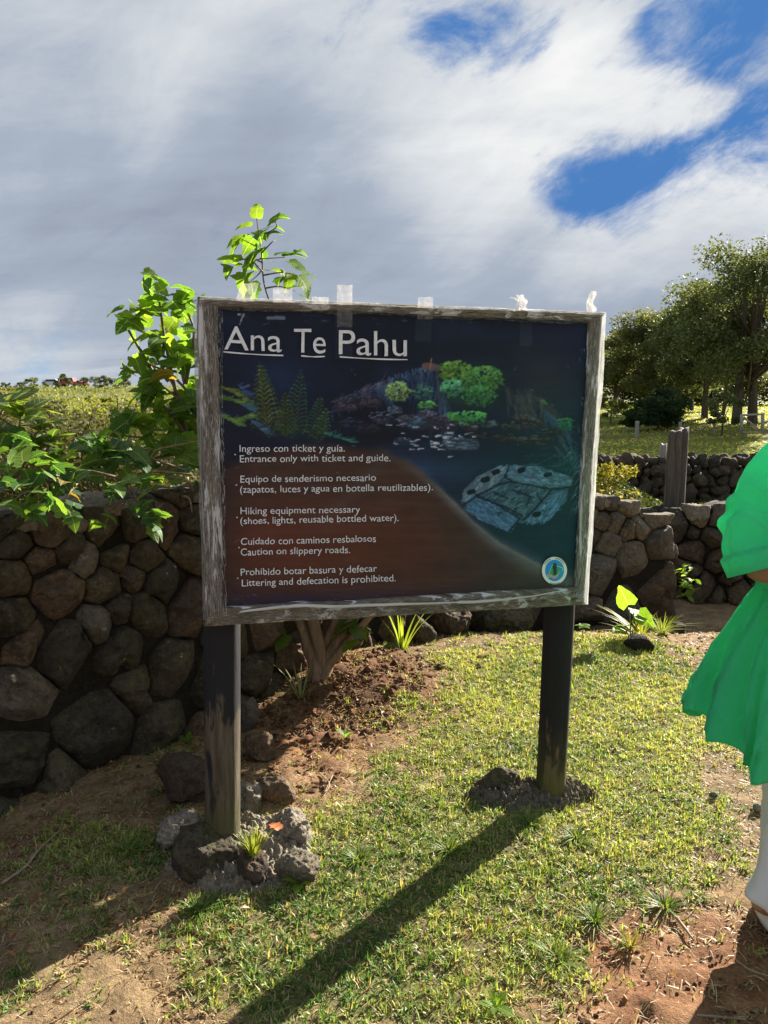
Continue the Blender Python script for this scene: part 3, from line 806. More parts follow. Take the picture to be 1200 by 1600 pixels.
# crumbled earth and clods over the mound at the trunk and along the bare edges
rc = np.random.default_rng(31); V0, F0 = ico(1); parts = []
cl = []
for px, py, rad, k in [(560, 1075, .30, 900), (640, 1045, .22, 450), (500, 1130, .28, 600), (720, 1035, .16, 200), (440, 1110, .2, 250), (1120, 1500, .25, 160), (1010, 1550, .2, 120), (120, 1540, .4, 160), (430, 1210, .22, 200), (1120, 1000, .5, 200)]:
    g_ = gp(px, py)
    for _ in range(k):
        a, q = rc.uniform(0, 6.283), rad * math.sqrt(rc.uniform()); cl.append((g_.x + math.cos(a) * q * 1.3, g_.y + math.sin(a) * q, rc.uniform(.003, .011 if py < 1300 else .006) * (1 + (rc.uniform() < .06) * 1.3)))
cl = np.array(cl); zc = zgn(cl[:, 0], cl[:, 1]); n_ = len(cl)
Vc = V0[None] * (1 + .3 * rc.normal(size=(n_, len(V0), 1))) * cl[:, 2][:, None, None] * np.array([1.2, 1, .75]) + np.stack([cl[:, 0], cl[:, 1], zc + cl[:, 2] * .3], 1)[:, None]
Fc = (F0[None] + (np.arange(n_) * len(V0))[:, None, None]).reshape(-1, 3)
cc = np.array([.13, .065, .036]) * rc.uniform(.5, 1.5, (n_, 1))
tag(mesh_np('soil_crumbs', Vc.reshape(-1, 3), Fc, M['ground'], smooth=False, col=np.repeat(cc, len(V0), 0)), 'crumbs and small clods of red brown soil around the shrub', 'soil', kind='stuff')

# ------------------------------------------------------------------ the painted sign
cL, cR = at(308, 466, 1), at(941, 490, 1)
nrm = Vector((PR.y - PL.y, -(PR.x - PL.x))).normalized() * 1.0        # towards the camera (right-hand normal)
sn = Vector((nrm.x, nrm.y, 0))
P0 = Vector((PL.x, PL.y, 0)) + sn * .085
def SP(px, py, d=0.0):
    """point of the board's plane seen at px,py, d metres proud of it"""
    dr = ray(px, py); o = Vector((0, 0, CAM_H)); t = (P0 + sn * d - o).dot(sn) / dr.dot(sn)
    return o + dr * t
def plane_pt(px, py, d): # same point of the plane pushed out along the normal
    return SP(px, py, 0) + sn * d
sign = empty('painted_sign', (.05, 2.6, 0), 'hand painted dark blue sign board on two posts before the stone wall', 'sign')
# posts
def post(P, r, z0, z1, mat, seed, lean=(0, 0)):
    rings = []; nz = 40; nt = 40
    for k in range(nz + 1):
        z = z0 + (z1 - z0) * k / nz
        a = np.linspace(0, 2 * np.pi, nt, endpoint=False)
        rr_ = r * (1 + .02 * np.sin(a * 2 + seed) + .012 * np.sin(3 * a + seed * 2 + z * 2))
        pp = np.stack([np.cos(a) * 2, np.sin(a) * 2, np.full(nt, z * 1.0 + seed)], 1)
        rr_ = rr_ + .0025 * fbm(pp * np.array([4, 4, .6]), 2)
        crack = np.exp(-((a - 5.1 - .05 * math.sin(z * 5)) / .045) ** 2) * .008
        rr_ = rr_ - crack
        x = P.x + lean[0] * (z - z0) + np.cos(a) * rr_; y = P.y + lean[1] * (z - z0) + np.sin(a) * rr_
        rings.append(np.stack([x, y, np.full(nt, z)], 1))
    V, Fs = loft(rings); mesh_np('post', V, Fs, mat, sign)
post(PL, .058, -.1, 1.66, M['post_left'], 1.0, lean=(.030, .0))
post(PR, .058, -.1, 1.62, M['post_right'], 4.0, lean=(.012, 0))

# --- the painting, brushed into a raster in code and carried by the board's vertices
X0, X1, Y0, Y1 = 325, 935, 470, 965
Wd, Hd = X1 - X0, Y1 - Y0
yy, xx = np.mgrid[Y0:Y1, X0:X1].astype(float)
def lin(c): c = np.asarray(c, float) / 255; return np.where(c <= .04045, c / 12.92, ((c + .055) / 1.055) ** 2.4)
img = np.zeros((Hd, Wd, 3))
def noise2(sx, sy, off=0, o=3): 
    return fbm(np.stack([xx.ravel() / sx, yy.ravel() / sy, np.full(xx.size, off)], 1), o).reshape(xx.shape)
n_a = noise2(90, 60, 1.3); n_b = noise2(22, 14, 4.1); n_c = noise2(60, 5, 7.7)
def over(mask, c, a=1.0):
    global img
    m_ = np.clip(mask * a, 0, 1)[..., None]; img = img * (1 - m_) + np.asarray(c, float) * m_
img[:] = (15, 23, 41)
over(sstep(xx, 560, 900) * sstep(yy, 470, 640), (26, 42, 56), .8)
over(sstep(n_a, -.1, .5), (24, 40, 66), .55)
over(np.exp(-((xx - 440) / 60) ** 2 - ((yy - 590) / 40) ** 2), (26, 48, 84), .5)
over(np.exp(-((xx - 800) / 120) ** 2 - ((yy - 800) / 90) ** 2), (22, 44, 60), .8)
over(np.exp(-((xx - 640) / 110) ** 2 - ((yy - 735) / 22) ** 2), (36, 62, 92), .75)
over(np.exp(-((xx - 890) / 40) ** 2 - ((yy - 540) / 60) ** 2), (16, 24, 52), .7)
over(np.exp(-((xx - 720) / 70) ** 2 - ((yy - 545) / 22) ** 2), (15, 24, 36), .8)
over(np.exp(-((xx - 850) / 50) ** 2 - ((yy - 590) / 60) ** 2), (44, 50, 52), .5)
# brown area under a long arc, with a pale blurred band along it
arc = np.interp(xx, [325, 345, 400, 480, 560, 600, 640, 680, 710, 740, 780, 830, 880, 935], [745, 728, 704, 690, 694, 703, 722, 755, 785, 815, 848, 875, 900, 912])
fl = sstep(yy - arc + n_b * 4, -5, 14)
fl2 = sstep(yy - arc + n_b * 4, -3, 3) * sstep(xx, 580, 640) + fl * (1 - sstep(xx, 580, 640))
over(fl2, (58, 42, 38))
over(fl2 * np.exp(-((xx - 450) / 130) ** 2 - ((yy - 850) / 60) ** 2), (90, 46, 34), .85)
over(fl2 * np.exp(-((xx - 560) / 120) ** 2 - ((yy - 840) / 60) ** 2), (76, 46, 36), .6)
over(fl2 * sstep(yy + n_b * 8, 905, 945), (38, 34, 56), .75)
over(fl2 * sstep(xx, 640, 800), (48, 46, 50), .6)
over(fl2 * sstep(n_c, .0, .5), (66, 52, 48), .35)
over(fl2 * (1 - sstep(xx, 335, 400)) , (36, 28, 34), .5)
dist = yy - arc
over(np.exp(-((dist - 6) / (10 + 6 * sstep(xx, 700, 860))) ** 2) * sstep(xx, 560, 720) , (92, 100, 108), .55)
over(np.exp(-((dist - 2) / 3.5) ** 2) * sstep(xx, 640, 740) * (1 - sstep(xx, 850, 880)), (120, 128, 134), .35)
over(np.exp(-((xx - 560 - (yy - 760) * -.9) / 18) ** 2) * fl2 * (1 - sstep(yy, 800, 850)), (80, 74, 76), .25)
pr = np.random.default_rng(3)
def stroke(pts, wd, c, a=1.0, taper=True):
    for i in range(len(pts) - 1):
        (xa, ya), (xb, yb) = pts[i], pts[i + 1]
        pad = wd * 2 + 2
        ix0, ix1 = int(max(0, min(xa, xb) - pad - X0)), int(min(Wd, max(xa, xb) + pad - X0)); iy0, iy1 = int(max(0, min(ya, yb) - pad - Y0)), int(min(Hd, max(ya, yb) + pad - Y0))
        if ix1 <= ix0 or iy1 <= iy0: continue
        X = xx[iy0:iy1, ix0:ix1]; Y = yy[iy0:iy1, ix0:ix1]
        dx, dy = xb - xa, yb - ya; L2 = dx * dx + dy * dy + 1e-6
        t = np.clip(((X - xa) * dx + (Y - ya) * dy) / L2, 0, 1)
        ds = np.hypot(X - xa - t * dx, Y - ya - t * dy)
        wl = wd * ((1 - .7 * t) if taper else 1)
        m_ = np.clip((wl - ds) / .9 + .5, 0, 1) * a
        img[iy0:iy1, ix0:ix1] = img[iy0:iy1, ix0:ix1] * (1 - m_[..., None]) + np.asarray(c, float) * m_[..., None]
def jit(c, k=14): return np.clip(np.asarray(c, float) + pr.normal() * k + pr.normal(size=3) * 4, 4, 250)
# rock faces behind
def ridge(pts, c, n=60, ln=14, ang=.6, w_=1.6, a=.55, spread=18):
    P = np.array(pts, float); s = np.linspace(0, 1, len(P))
    for _ in range(n):
        u = pr.uniform(); x = np.interp(u, s, P[:, 0]); y = np.interp(u, s, P[:, 1]) + abs(pr.normal()) * spread
        L_ = ln * pr.uniform(.5, 1.3); an = ang + pr.normal() * .35
        stroke([(x, y), (x + math.cos(an) * L_, y + math.sin(an) * L_)], w_ * pr.uniform(.5, 1.3), jit(c), a)
ridge([(515, 640), (560, 610), (590, 598), (610, 600), (640, 578), (680, 566)], (46, 66, 96), 150, 13, 1.0, 2.4, .5, 14)
ridge([(515, 628), (560, 612), (600, 590)], (74, 74, 96), 70, 16, -.45, 1.2, .6, 8)
ridge([(590, 596), (640, 576), (680, 568)], (76, 100, 132), 60, 9, 1.4, 1.3, .6, 4)
ridge([(640, 580), (690, 580)], (34, 52, 84), 90, 30, 1.55, 2.0, .5, 30)
ridge([(690, 600), (700, 660)], (54, 74, 112), 40, 26, 1.5, 2, .4, 12)
ridge([(790, 605), (830, 610), (880, 650)], (52, 60, 62), 110, 26, 1.2, 3, .35, 22)
ridge([(850, 640), (890, 660)], (40, 68, 92), 50, 16, 1.0, 2.4, .4, 16)
over(np.exp(-((xx - 560) / 30) ** 2 - ((yy - 650) / 22) ** 2), (12, 14, 24), .75)
over(np.exp(-((xx - 600) / 36) ** 2 - ((yy - 680) / 16) ** 2), (12, 16, 26), .7)
# boulders of the painted valley
def boulder(cx, cy, rx, ry, c, k=26, ang=0.1):
    stroke([(cx - rx * .6, cy), (cx + rx * .6, cy)], ry, np.asarray(c) * .55, .85, False)
    for _ in range(k):
        u = pr.uniform(-1, 1); v_ = pr.uniform(-1, 1)
        if u * u + v_ * v_ > 1: continue
        x, y = cx + u * rx, cy + v_ * ry
        L_ = rx * pr.uniform(.2, .5); cc = jit(np.asarray(c) * (1.25 - .45 * (v_ + 1) / 2), 9)
        stroke([(x - L_ / 2, y), (x, y - ry * .12), (x + L_ / 2, y + ang * L_)], pr.uniform(.6, 1.4), cc, .7)
for cx, cy, rx, ry, c in [(540, 635, 20, 7, (70, 66, 84)), (578, 628, 20, 8, (64, 60, 76)), (640, 655, 20, 8, (78, 82, 104)), (668, 648, 14, 7, (92, 98, 118)), (690, 662, 26, 12, (60, 62, 84)),
                          (652, 662, 13, 9, (60, 88, 114)), (630, 690, 16, 7, (44, 64, 92)), (722, 694, 30, 9, (84, 106, 134)), (765, 662, 13, 6, (66, 82, 96)), (800, 665, 16, 7, (58, 66, 72)),
                          (830, 660, 18, 8, (62, 66, 68)), (790, 684, 22, 7, (52, 58, 62)), (835, 688, 26, 8, (56, 66, 70)), (860, 675, 18, 7, (50, 60, 66)), (750, 680, 16, 5, (44, 48, 56)), (600, 655, 16, 7, (52, 56, 76)), (545, 660, 24, 8, (34, 44, 68)),
                          (575, 670, 18, 7, (40, 44, 58)), (617, 640, 10, 6, (78, 96, 122)), (735, 668, 12, 5, (66, 62, 78)), (812, 650, 12, 5, (72, 74, 74))]:
    boulder(cx, cy, rx, ry, c)
for _ in range(44):
    x = pr.normal(680, 26); y = pr.normal(688, 13)
    stroke([(x, y), (x + pr.uniform(4, 11), y + pr.uniform(-2, 3))], pr.uniform(.6, 1.5), jit((168, 178, 196), 20), .8)
for _ in range(16):
    x = pr.uniform(575, 640); y = pr.uniform(640, 668)
    stroke([(x, y), (x + pr.uniform(5, 12), y - pr.uniform(-2, 4))], .7, jit((130, 136, 160)), .7)
# lookout on the ridge and its line
stroke([(664, 571), (684, 574)], 5, (96, 78, 74), .9, False); stroke([(672, 574), (674, 560)], 2.2, (124, 92, 74), .9); stroke([(681, 575), (689, 655)], 1.6, (68, 66, 78), .7, False)
# trees and bushes
def canopy(cx, cy, rx, ry, c, k, sz=2.4):
    for _ in range(k):
        a = pr.uniform(0, 6.283); q = math.sqrt(pr.uniform())
        x, y = cx + math.cos(a) * q * rx, cy + math.sin(a) * q * ry
        lt = .62 + .55 * (1 - (y - cy + ry) / (2 * ry)) + pr.normal() * .12
        stroke([(x, y), (x + pr.normal() * 3, y + pr.uniform(-2, 3.5))], pr.uniform(.5, 1) * sz, jit(np.asarray(c) * lt, 10), .75)
stroke([(728, 590), (727, 650)], 2, (22, 30, 30), .8, False)
over(np.exp(-((xx - 735) / 46) ** 4 - ((yy - 602) / 34) ** 4), (24, 58, 44), .8)
canopy(712, 580, 26, 17, (94, 138, 58), 190); canopy(752, 592, 34, 22, (76, 128, 64), 300); canopy(748, 618, 26, 16, (54, 112, 66), 190); canopy(706, 606, 18, 14, (76, 148, 108), 110)
canopy(728, 650, 34, 8, (70, 150, 76), 150, 1.8); canopy(735, 658, 24, 8, (48, 110, 66), 60, 1.6)
canopy(622, 611, 19, 15, (122, 158, 92), 160, 2.0); canopy(662, 612, 16, 12, (58, 112, 84), 70, 1.6); canopy(667, 632, 14, 6, (84, 158, 76), 60, 1.6)
canopy(883, 662, 13, 10, (44, 118, 72), 60, 1.5); canopy(850, 628, 6, 4, (60, 120, 60), 14, 1.3)
# ferns
def fern(bx, by, tx, ty, L_, c, n_=22, bend=.0):
    for k in range(n_):
        u = k / (n_ - 1); x = bx + (tx - bx) * u + bend * math.sin(u * 3.14); y = by + (ty - by) * u
        ll = L_ * (1 - u) ** .75 + 2
        for sgn in (-1, 1):
            an = pr.normal() * .06
            ex, ey = x + sgn * ll * .9, y - ll * (.32 + an)
            ex, ey = x + sgn * ll * .92, y - ll * (.50 + an)
            stroke([(x, y), (x + sgn * ll * .42, y - ll * .42), (x + sgn * ll * .75, y - ll * .52), (ex, ey + ll * .16)], 1.35 * (1 - u * .4), jit(np.asarray(c) * (.8 + .4 * u), 10), .85)
            stroke([(x + sgn * ll * .2, y), (ex, ey + 3 + ll * .1)], 1.0, jit(np.asarray(c) * .6, 6), .6)
    stroke([(bx, by), (tx, ty)], 1.2, np.asarray(c) * .5, .7, False)
fern(420, 682, 406, 566, 30, (62, 80, 36), 15); fern(418, 660, 407, 572, 18, (88, 104, 42), 13); fern(455, 684, 470, 584, 28, (48, 82, 54), 15); fern(492, 684, 500, 620, 20, (48, 80, 54), 12); fern(446, 680, 445, 616, 20, (60, 78, 36), 11); fern(498, 690, 510, 640, 18, (56, 88, 56), 9)
def spray(pts, c, k=26, w_=2.2):
    P = np.array(pts, float); s = np.linspace(0, 1, len(P))
    for _ in range(k):
        u = pr.uniform(); x = np.interp(u, s, P[:, 0]); y = np.interp(u, s, P[:, 1])
        stroke([(x, y), (x + pr.uniform(6, 16), y + pr.normal() * 3)], w_ * pr.uniform(.4, 1), jit(c, 12), .75)
spray([(345, 604), (365, 612), (382, 625)], (84, 104, 44)); spray([(340, 620), (362, 624), (385, 632)], (74, 106, 52), 44, 2.6); spray([(340, 648), (365, 656), (392, 648)], (78, 112, 60), 46, 2.6); spray([(362, 655), (372, 664)], (78, 112, 50), 20)
spray([(372, 600), (388, 622)], (48, 70, 110), 16); spray([(390, 655), (415, 676)], (50, 82, 112), 26, 1.8); spray([(505, 676), (550, 690)], (40, 98, 90), 36, 1.6); spray([(380, 632), (392, 640)], (54, 88, 110), 18)
# the big holed rock
def poly_fill(pts, c, a=.9):
    inside = np.zeros(xx.shape, bool); P = np.array(pts, float)
    for i in range(len(P)):
        (xa, ya), (xb, yb) = P[i], P[(i + 1) % len(P)]
        cond = ((ya > yy) != (yb > yy)); xi = (xb - xa) * (yy - ya) / (yb - ya + 1e-9) + xa
        inside ^= cond & (xx < xi)
    over(inside.astype(float), c, a); return inside
def hatch(pts, c, k, ang, L_=12, w_=1.3):
    P = np.array(pts, float); lo, hi = P.min(0), P.max(0); ins = poly_fill(pts, np.asarray(c) * .80, .92)
    n_ = 0
    while n_ < k:
        x, y = pr.uniform(lo[0], hi[0]), pr.uniform(lo[1], hi[1])
        ix, iy = int(x - X0), int(y - Y0)
        n_ += 1
        if 0 <= ix < Wd and 0 <= iy < Hd and ins[iy, ix]:
            an = ang + pr.normal() * .3; q = L_ * pr.uniform(.4, 1)
            stroke([(x - math.cos(an) * q / 2, y - math.sin(an) * q / 2), (x + math.cos(an) * q / 2, y + math.sin(an) * q / 2)], w_ * pr.uniform(.5, 1.2), jit(np.asarray(c) * pr.uniform(.8, 1.35), 6), .6)
hatch([(724, 782), (745, 744), (794, 726), (890, 744), (884, 784), (830, 818), (790, 812), (735, 792)], (56, 84, 104), 520, -.5, 12)
hatch([(722, 782), (724, 765), (745, 744), (780, 727), (794, 730), (780, 752), (748, 772), (730, 786)], (92, 116, 138), 260, -.7)
hatch([(790, 732), (800, 726), (840, 728), (890, 744), (892, 758), (860, 762), (800, 752)], (76, 106, 130), 260, .2)
hatch([(728, 786), (742, 772), (776, 788), (812, 812), (795, 830), (750, 812), (728, 798)], (66, 102, 136), 280, .6)
hatch([(822, 812), (860, 768), (884, 766), (880, 784), (858, 812), (835, 818)], (70, 106, 136), 240, -.8)
hatch([(770, 758), (800, 752), (860, 764), (830, 800), (806, 802), (770, 784)], (62, 90, 108), 300, -.6, 14)
for x, y, r_ in [(758, 749, 4.5), (774, 737, 4), (736, 768, 4), (838, 803, 4), (814, 734, 4), (855, 741, 3.6)]:
    stroke([(x - 3, y + 1), (x + 3, y - 1)], r_, (10, 18, 26), .9, False)
for _ in range(60):
    x = pr.uniform(815, 900); y = 724 - (x - 815) * .12 + pr.normal() * 10
    stroke([(x, y), (x + 9, y + pr.normal() * 3), (x + 18, y - 3 + pr.normal() * 4)], .9, jit((40, 76, 96), 8), .40)
for _ in range(46):
    x = pr.normal(902, 7); y = pr.uniform(700, 800)
    stroke([(x, y), (x - pr.uniform(2, 12), y + pr.uniform(6, 16))], .8, jit((92, 118, 128), 20), .5)
for _ in range(30):
    x = pr.normal(885, 12); y = pr.uniform(690, 740)
    stroke([(x, y), (x + 4, y + 14)], .9, jit((24, 70, 60), 10), .45)
for pts in ([(728, 786), (748, 772), (780, 756), (800, 752)], [(800, 752), (860, 764), (892, 760)], [(860, 766), (835, 795), (818, 812)], [(795, 829), (812, 810), (776, 788), (742, 772)], [(794, 730), (788, 745), (800, 752)], [(745, 776), (790, 792), (816, 806)],
            [(800, 765), (828, 775), (822, 790)], [(770, 768), (792, 778)], [(838, 770), (846, 784)]):
    stroke(pts, 1.6, (16, 30, 44), .75, False)
for _ in range(70):
    x, y = pr.uniform(770, 860), pr.uniform(756, 806); stroke([(x, y), (x + pr.uniform(3, 9), y - pr.uniform(1, 5))], pr.uniform(.6, 1.6), jit((22, 42, 58), 8), .6)
# wear: chips, scuffs and glue marks round the edge
for _ in range(260):
    e = pr.integers(4)
    x, y = [(pr.uniform(345, 915), pr.uniform(487, 506)), (pr.normal(912, 5), pr.uniform(520, 900)), (pr.uniform(350, 900), pr.normal(936, 5)), (pr.normal(348, 4), pr.uniform(500, 930))][e]
    cc = [(60, 72, 92), (130, 138, 150), (86, 84, 92), (60, 62, 72)][e] if pr.uniform() < .5 else (30, 24, 20)
    L_ = pr.uniform(3, 14); vert = e in (1, 3)
    stroke([(x, y), (x + (1 if vert else L_), y + (L_ if vert else 1))], pr.uniform(.4, 1.3), jit(cc, 16), pr.uniform(.2, .6))
for x in np.arange(560, 900, 3.1):
    y = 492 + (x - 560) * .045; stroke([(x, y), (x + .5, y + pr.uniform(3, 9))], .55, (16, 14, 18), .8)
stroke([(418, 496), (443, 496)], 2.4, (104, 122, 142), .8, False); stroke([(372, 491), (380, 491), (374, 506)], 1.6, (150, 160, 172), .85)
for (a, b, wd_) in [(523, 550, 60), (648, 674, 34), (812, 832, 40)]:
    over(((xx > a) & (xx < b) & (yy < 500 + wd_)).astype(float), (70, 82, 100), .22)
for _ in range(26):
    x, y = pr.uniform(350, 900), pr.uniform(500, 930); stroke([(x, y), (x + pr.normal() * 5, y + pr.normal() * 3)], .45, (130, 138, 150), .5)
img = img * (1 + .07 * n_c[..., None] + .09 * n_b[..., None])
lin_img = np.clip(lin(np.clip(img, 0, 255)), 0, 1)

# board with the paint
inner = [(330, 474), (930, 498), (902, 934), (334, 962)]        # tl tr br bl in the board's plane
nu, nv_ = 430, 330
U, Vv = np.meshgrid(np.linspace(0, 1, nu), np.linspace(0, 1, nv_))
tl, tr, br_, bl = [np.array(p_, float) for p_ in inner]
PX = (tl[0] * (1 - U) + tr[0] * U) * (1 - Vv) + (bl[0] * (1 - U) + br_[0] * U) * Vv
PY = (tl[1] * (1 - U) + tr[1] * U) * (1 - Vv) + (bl[1] * (1 - U) + br_[1] * U) * Vv
def SPn(px, py, d):
    a = (px - 600) / FPX; b = (800 - py) / FPX
    dx, dy, dz = a, _c + b * _s, -_s + b * _c
    k = (P0.x * sn.x + P0.y * sn.y) / (dx * sn.x + dy * sn.y)
    return np.stack([dx * k + sn.x * d, dy * k + sn.y * d, CAM_H + dz * k], -1)
warpd = .004 * fbm(np.stack([PX.ravel() / 120, PY.ravel() / 120, PX.ravel() * 0], 1), 2)
VB = SPn(PX.ravel(), PY.ravel(), warpd)
ci = np.clip((PY.ravel() - Y0).astype(int), 0, Hd - 1); cj = np.clip((PX.ravel() - X0).astype(int), 0, Wd - 1)
m, n, out = new_mat('painted_board')
a_ = n.add('ShaderNodeAttribute', attribute_name='Col'); geo = n.add('ShaderNodeNewGeometry')
nz = n.noise(geo.outputs['Position'], 40, 5, .6); nl = n.noise(geo.outputs['Position'], 3.0, 4, .6, .8)
p = pbsdf(n, Base_Color=a_.outputs['Color'], Roughness=n.ramp(nl, [(.3, (.30,) * 3), (.7, (.50,) * 3)])); p.inputs['Specular IOR Level'].default_value = .20
bmp = n.add('ShaderNodeBump', {'Height': n.math('ADD', nz, n.math('MULTIPLY', nl, 2.0))}); bmp.inputs['Strength'].default_value = .25; bmp.inputs['Distance'].default_value = .006
n.l.new(bmp.outputs[0], p.inputs['Normal']); n.l.new(p.outputs[0], out.inputs[0]); M['paint'] = m
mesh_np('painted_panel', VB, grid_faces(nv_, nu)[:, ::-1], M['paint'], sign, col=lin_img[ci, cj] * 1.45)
# backing ply
back = [plane_pt(*q, -.010) for q in inner] + [plane_pt(*q, -.024) for q in inner]
mesh_np('backing_board', np.array([q[:] for q in back]), [np.array([(0, 1, 2, 3), (7, 6, 5, 4), (0, 4, 5, 1), (1, 5, 6, 2), (2, 6, 7, 3), (3, 7, 4, 0)])], M['old_wood'], sign, smooth=False)

# frame boards, each a plank with worn edges; local x runs along the plank for the grain
def plank(outer_a, outer_b, inner_b, inner_a, mat, seed, d0=-.03, d1=.012, n_=120, m_=10):
    A, B, C_, D_ = [np.array(q, float) for q in (outer_a, outer_b, inner_b, inner_a)]
    u = np.linspace(0, 1, n_)
    prof = [(0, 'b'), (0, 0.0), (.03, .7), (.07, 1), (.25, 1.0), (.5, 1.0), (.75, 1.0), (.93, 1), (.97, .7), (1, 0.0), (1, 'b')]
    rows = []
    for w_, h in prof:
        px = (A[0] * (1 - w_) + D_[0] * w_) * (1 - u) + (B[0] * (1 - w_) + C_[0] * w_) * u
        py = (A[1] * (1 - w_) + D_[1] * w_) * (1 - u) + (B[1] * (1 - w_) + C_[1] * w_) * u
        e = fbm(np.stack([u * 9, u * 0 + seed, u * 0], 1), 3) * (2.2 if w_ in (0, 1) else .6)
        e2 = fbm(np.stack([u * 40, u * 0 + seed + 4, u * 0], 1), 2) * (1.0 if w_ in (0, 1) else .2)
        if abs(A[0] - B[0]) > abs(A[1] - B[1]): py = py + e + e2
        else: px = px + e + e2
        d = d0 if h == 'b' else d1 * .35 + d1 * .65 * h + .0025 * fbm(np.stack([u * 6, u * 0 + w_ * 7, u * 0 + seed], 1), 3)
        rows.append(SPn(px, py, d))
    V = np.concatenate(rows); F = grid_faces(len(rows), n_)
    e0 = [k * n_ for k in range(len(rows))]; e1 = [k * n_ + n_ - 1 for k in range(len(rows))]
    k_ = len(rows)
    V = np.vstack([V, V[e0].mean(0), V[e1].mean(0)]); a_i, b_i = len(V) - 2, len(V) - 1
    T = [(a_i, e0[i], e0[i + 1]) for i in range(k_ - 1)] + [(b_i, e1[i + 1], e1[i]) for i in range(k_ - 1)]
    mesh_np('frame_board', V, [F, np.array(T)], mat, sign)
plank((309, 466), (320, 975), (347, 960), (340, 478), M['frame_v'], 1, d1=.016)
plank((941, 490), (913, 943), (895, 932), (919, 503), M['frame_v'], 2, d1=.014)
plank((309, 464), (942, 489), (928, 504), (330, 479), M['frame_h'], 3, d1=.019)
plank((914, 944), (319, 977), (330, 948), (900, 917), M['frame_h'], 4, d1=.018)

# clear plastic that wraps the frame
m, n, out = new_mat('clear_plastic_film')
geo = n.add('ShaderNodeNewGeometry'); v = geo.outputs['Position']
at2 = n.add('ShaderNodeAttribute', attribute_name='Col')
dx_ = n.add('ShaderNodeSeparateColor', {0: at2.outputs['Color']})
nz = n.noise(n.add('ShaderNodeCombineXYZ', {0: n.math('MULTIPLY', dx_.outputs[0], 14.0), 1: n.math('MULTIPLY', dx_.outputs[1], 2.4), 2: 0.0}).outputs[0], 2.4, 7, .65, .6)
st = n.smooth(nz, .50, .60)
p = pbsdf(n, Base_Color=(.80, .81, .82), Roughness=.18); p.inputs['Specular IOR Level'].default_value = .7
tr_ = n.add('ShaderNodeBsdfTransparent', {'Color': (.93, .94, .95)}); tl_ = n.add('ShaderNodeBsdfTranslucent', {'Color': (.9, .9, .88)})
bmp = n.add('ShaderNodeBump', {'Height': nz}); bmp.inputs['Strength'].default_value = 1.0; bmp.inputs['Distance'].default_value = .01
n.l.new(bmp.outputs[0], p.inputs['Normal'])
body = n.add('ShaderNodeMixShader', {0: .45, 1: p.outputs[0], 2: tl_.outputs[0]})
mx = n.add('ShaderNodeMixShader', {0: n.math('ADD', n.math('MULTIPLY', st, .70), n.math('MULTIPLY', dx_.outputs[2], .35)), 1: tr_.outputs[0], 2: body.outputs[0]})
n.l.new(mx.outputs[0], out.inputs[0]); M['film'] = m
def film(A, B, C_, D_, seed, d=.020, amp=.005, haze=.15, n_=110, m_=9, name='plastic_film', foldx=3.0):
    """strip with long side A-B, width towards D-C, wrinkled along its length"""
    A, B, C_, D_ = [np.array(q, float) for q in (A, B, C_, D_)]
    u, w_ = np.meshgrid(np.linspace(0, 1, n_), np.linspace(0, 1, m_)); u = u.ravel(); w_ = w_.ravel()
    px = (A[0] * (1 - w_) + D_[0] * w_) * (1 - u) + (B[0] * (1 - w_) + C_[0] * w_) * u
    py = (A[1] * (1 - w_) + D_[1] * w_) * (1 - u) + (B[1] * (1 - w_) + C_[1] * w_) * u
    L_ = np.hypot(*(B - A)) / 100
    f = fbm(np.stack([u * L_ * 1.6, w_ * foldx, u * 0 + seed], 1), 3)
    e = fbm(np.stack([u * L_ * 2.5, u * 0, u * 0 + seed + 9], 1), 3) * 2.4 * np.where((w_ < .01) | (w_ > .99), 1, .3)
    if abs(A[0] - B[0]) > abs(A[1] - B[1]): py = py + e
    else: px = px + e
    V = SPn(px, py, d + f * amp + .0008)
    c = np.stack([u * L_ * 0 + w_ , u * L_ + seed * 3, np.full_like(u, haze)], 1)
    mesh_np(name, V, grid_faces(m_, n_), M['film'], sign, col=c)
film((300, 470), (318, 968), (322, 968), (310, 470), 1, d=.006, haze=.75)
film((311, 470), (321, 972), (352, 958), (346, 484), 2, d=.024, amp=.003, haze=.05)
film((943, 490), (914, 942), (908, 942), (934, 492), 3, d=.020, haze=1.4, amp=.002)
film((934, 494), (908, 936), (890, 930), (914, 506), 4, d=.022, haze=.05, amp=.003)
film((311, 464), (941, 489), (940, 497), (311, 474), 5, d=.025, haze=.30, amp=.003)
film((312, 474), (936, 500), (934, 508), (330, 484), 6, d=.022, haze=.0, amp=.004)
film((322, 955), (908, 920), (910, 932), (322, 968), 7, d=.025, haze=.05, amp=.005, foldx=5)
film((360, 962), (912, 934), (913, 942), (330, 974), 8, d=.025, haze=.2, amp=.003, foldx=5)
# bright folded rope of film along the bottom
rp = [(372, 953), (400, 949), (440, 945), (475, 943), (520, 944.5), (560, 943), (620, 941), (690, 939), (745, 937), (790, 933), (830, 928), (868, 921)]
V, Fs = tube(spline([plane_pt(x, y, .026) for x, y in rp], 90), [.0015 + .0042 * math.sin(math.pi * min(1, i / 60)) ** .5 if i < 60 else max(.001, .0057 - .0045 * (i - 60) / 30) for i in range(90)], 8, .3)
M['white_fold'] = flat_mat('folded_film', (.74, .74, .73), .3, .5, trans=.25)
mesh_np('folded_film', V, Fs, M['white_fold'], sign)
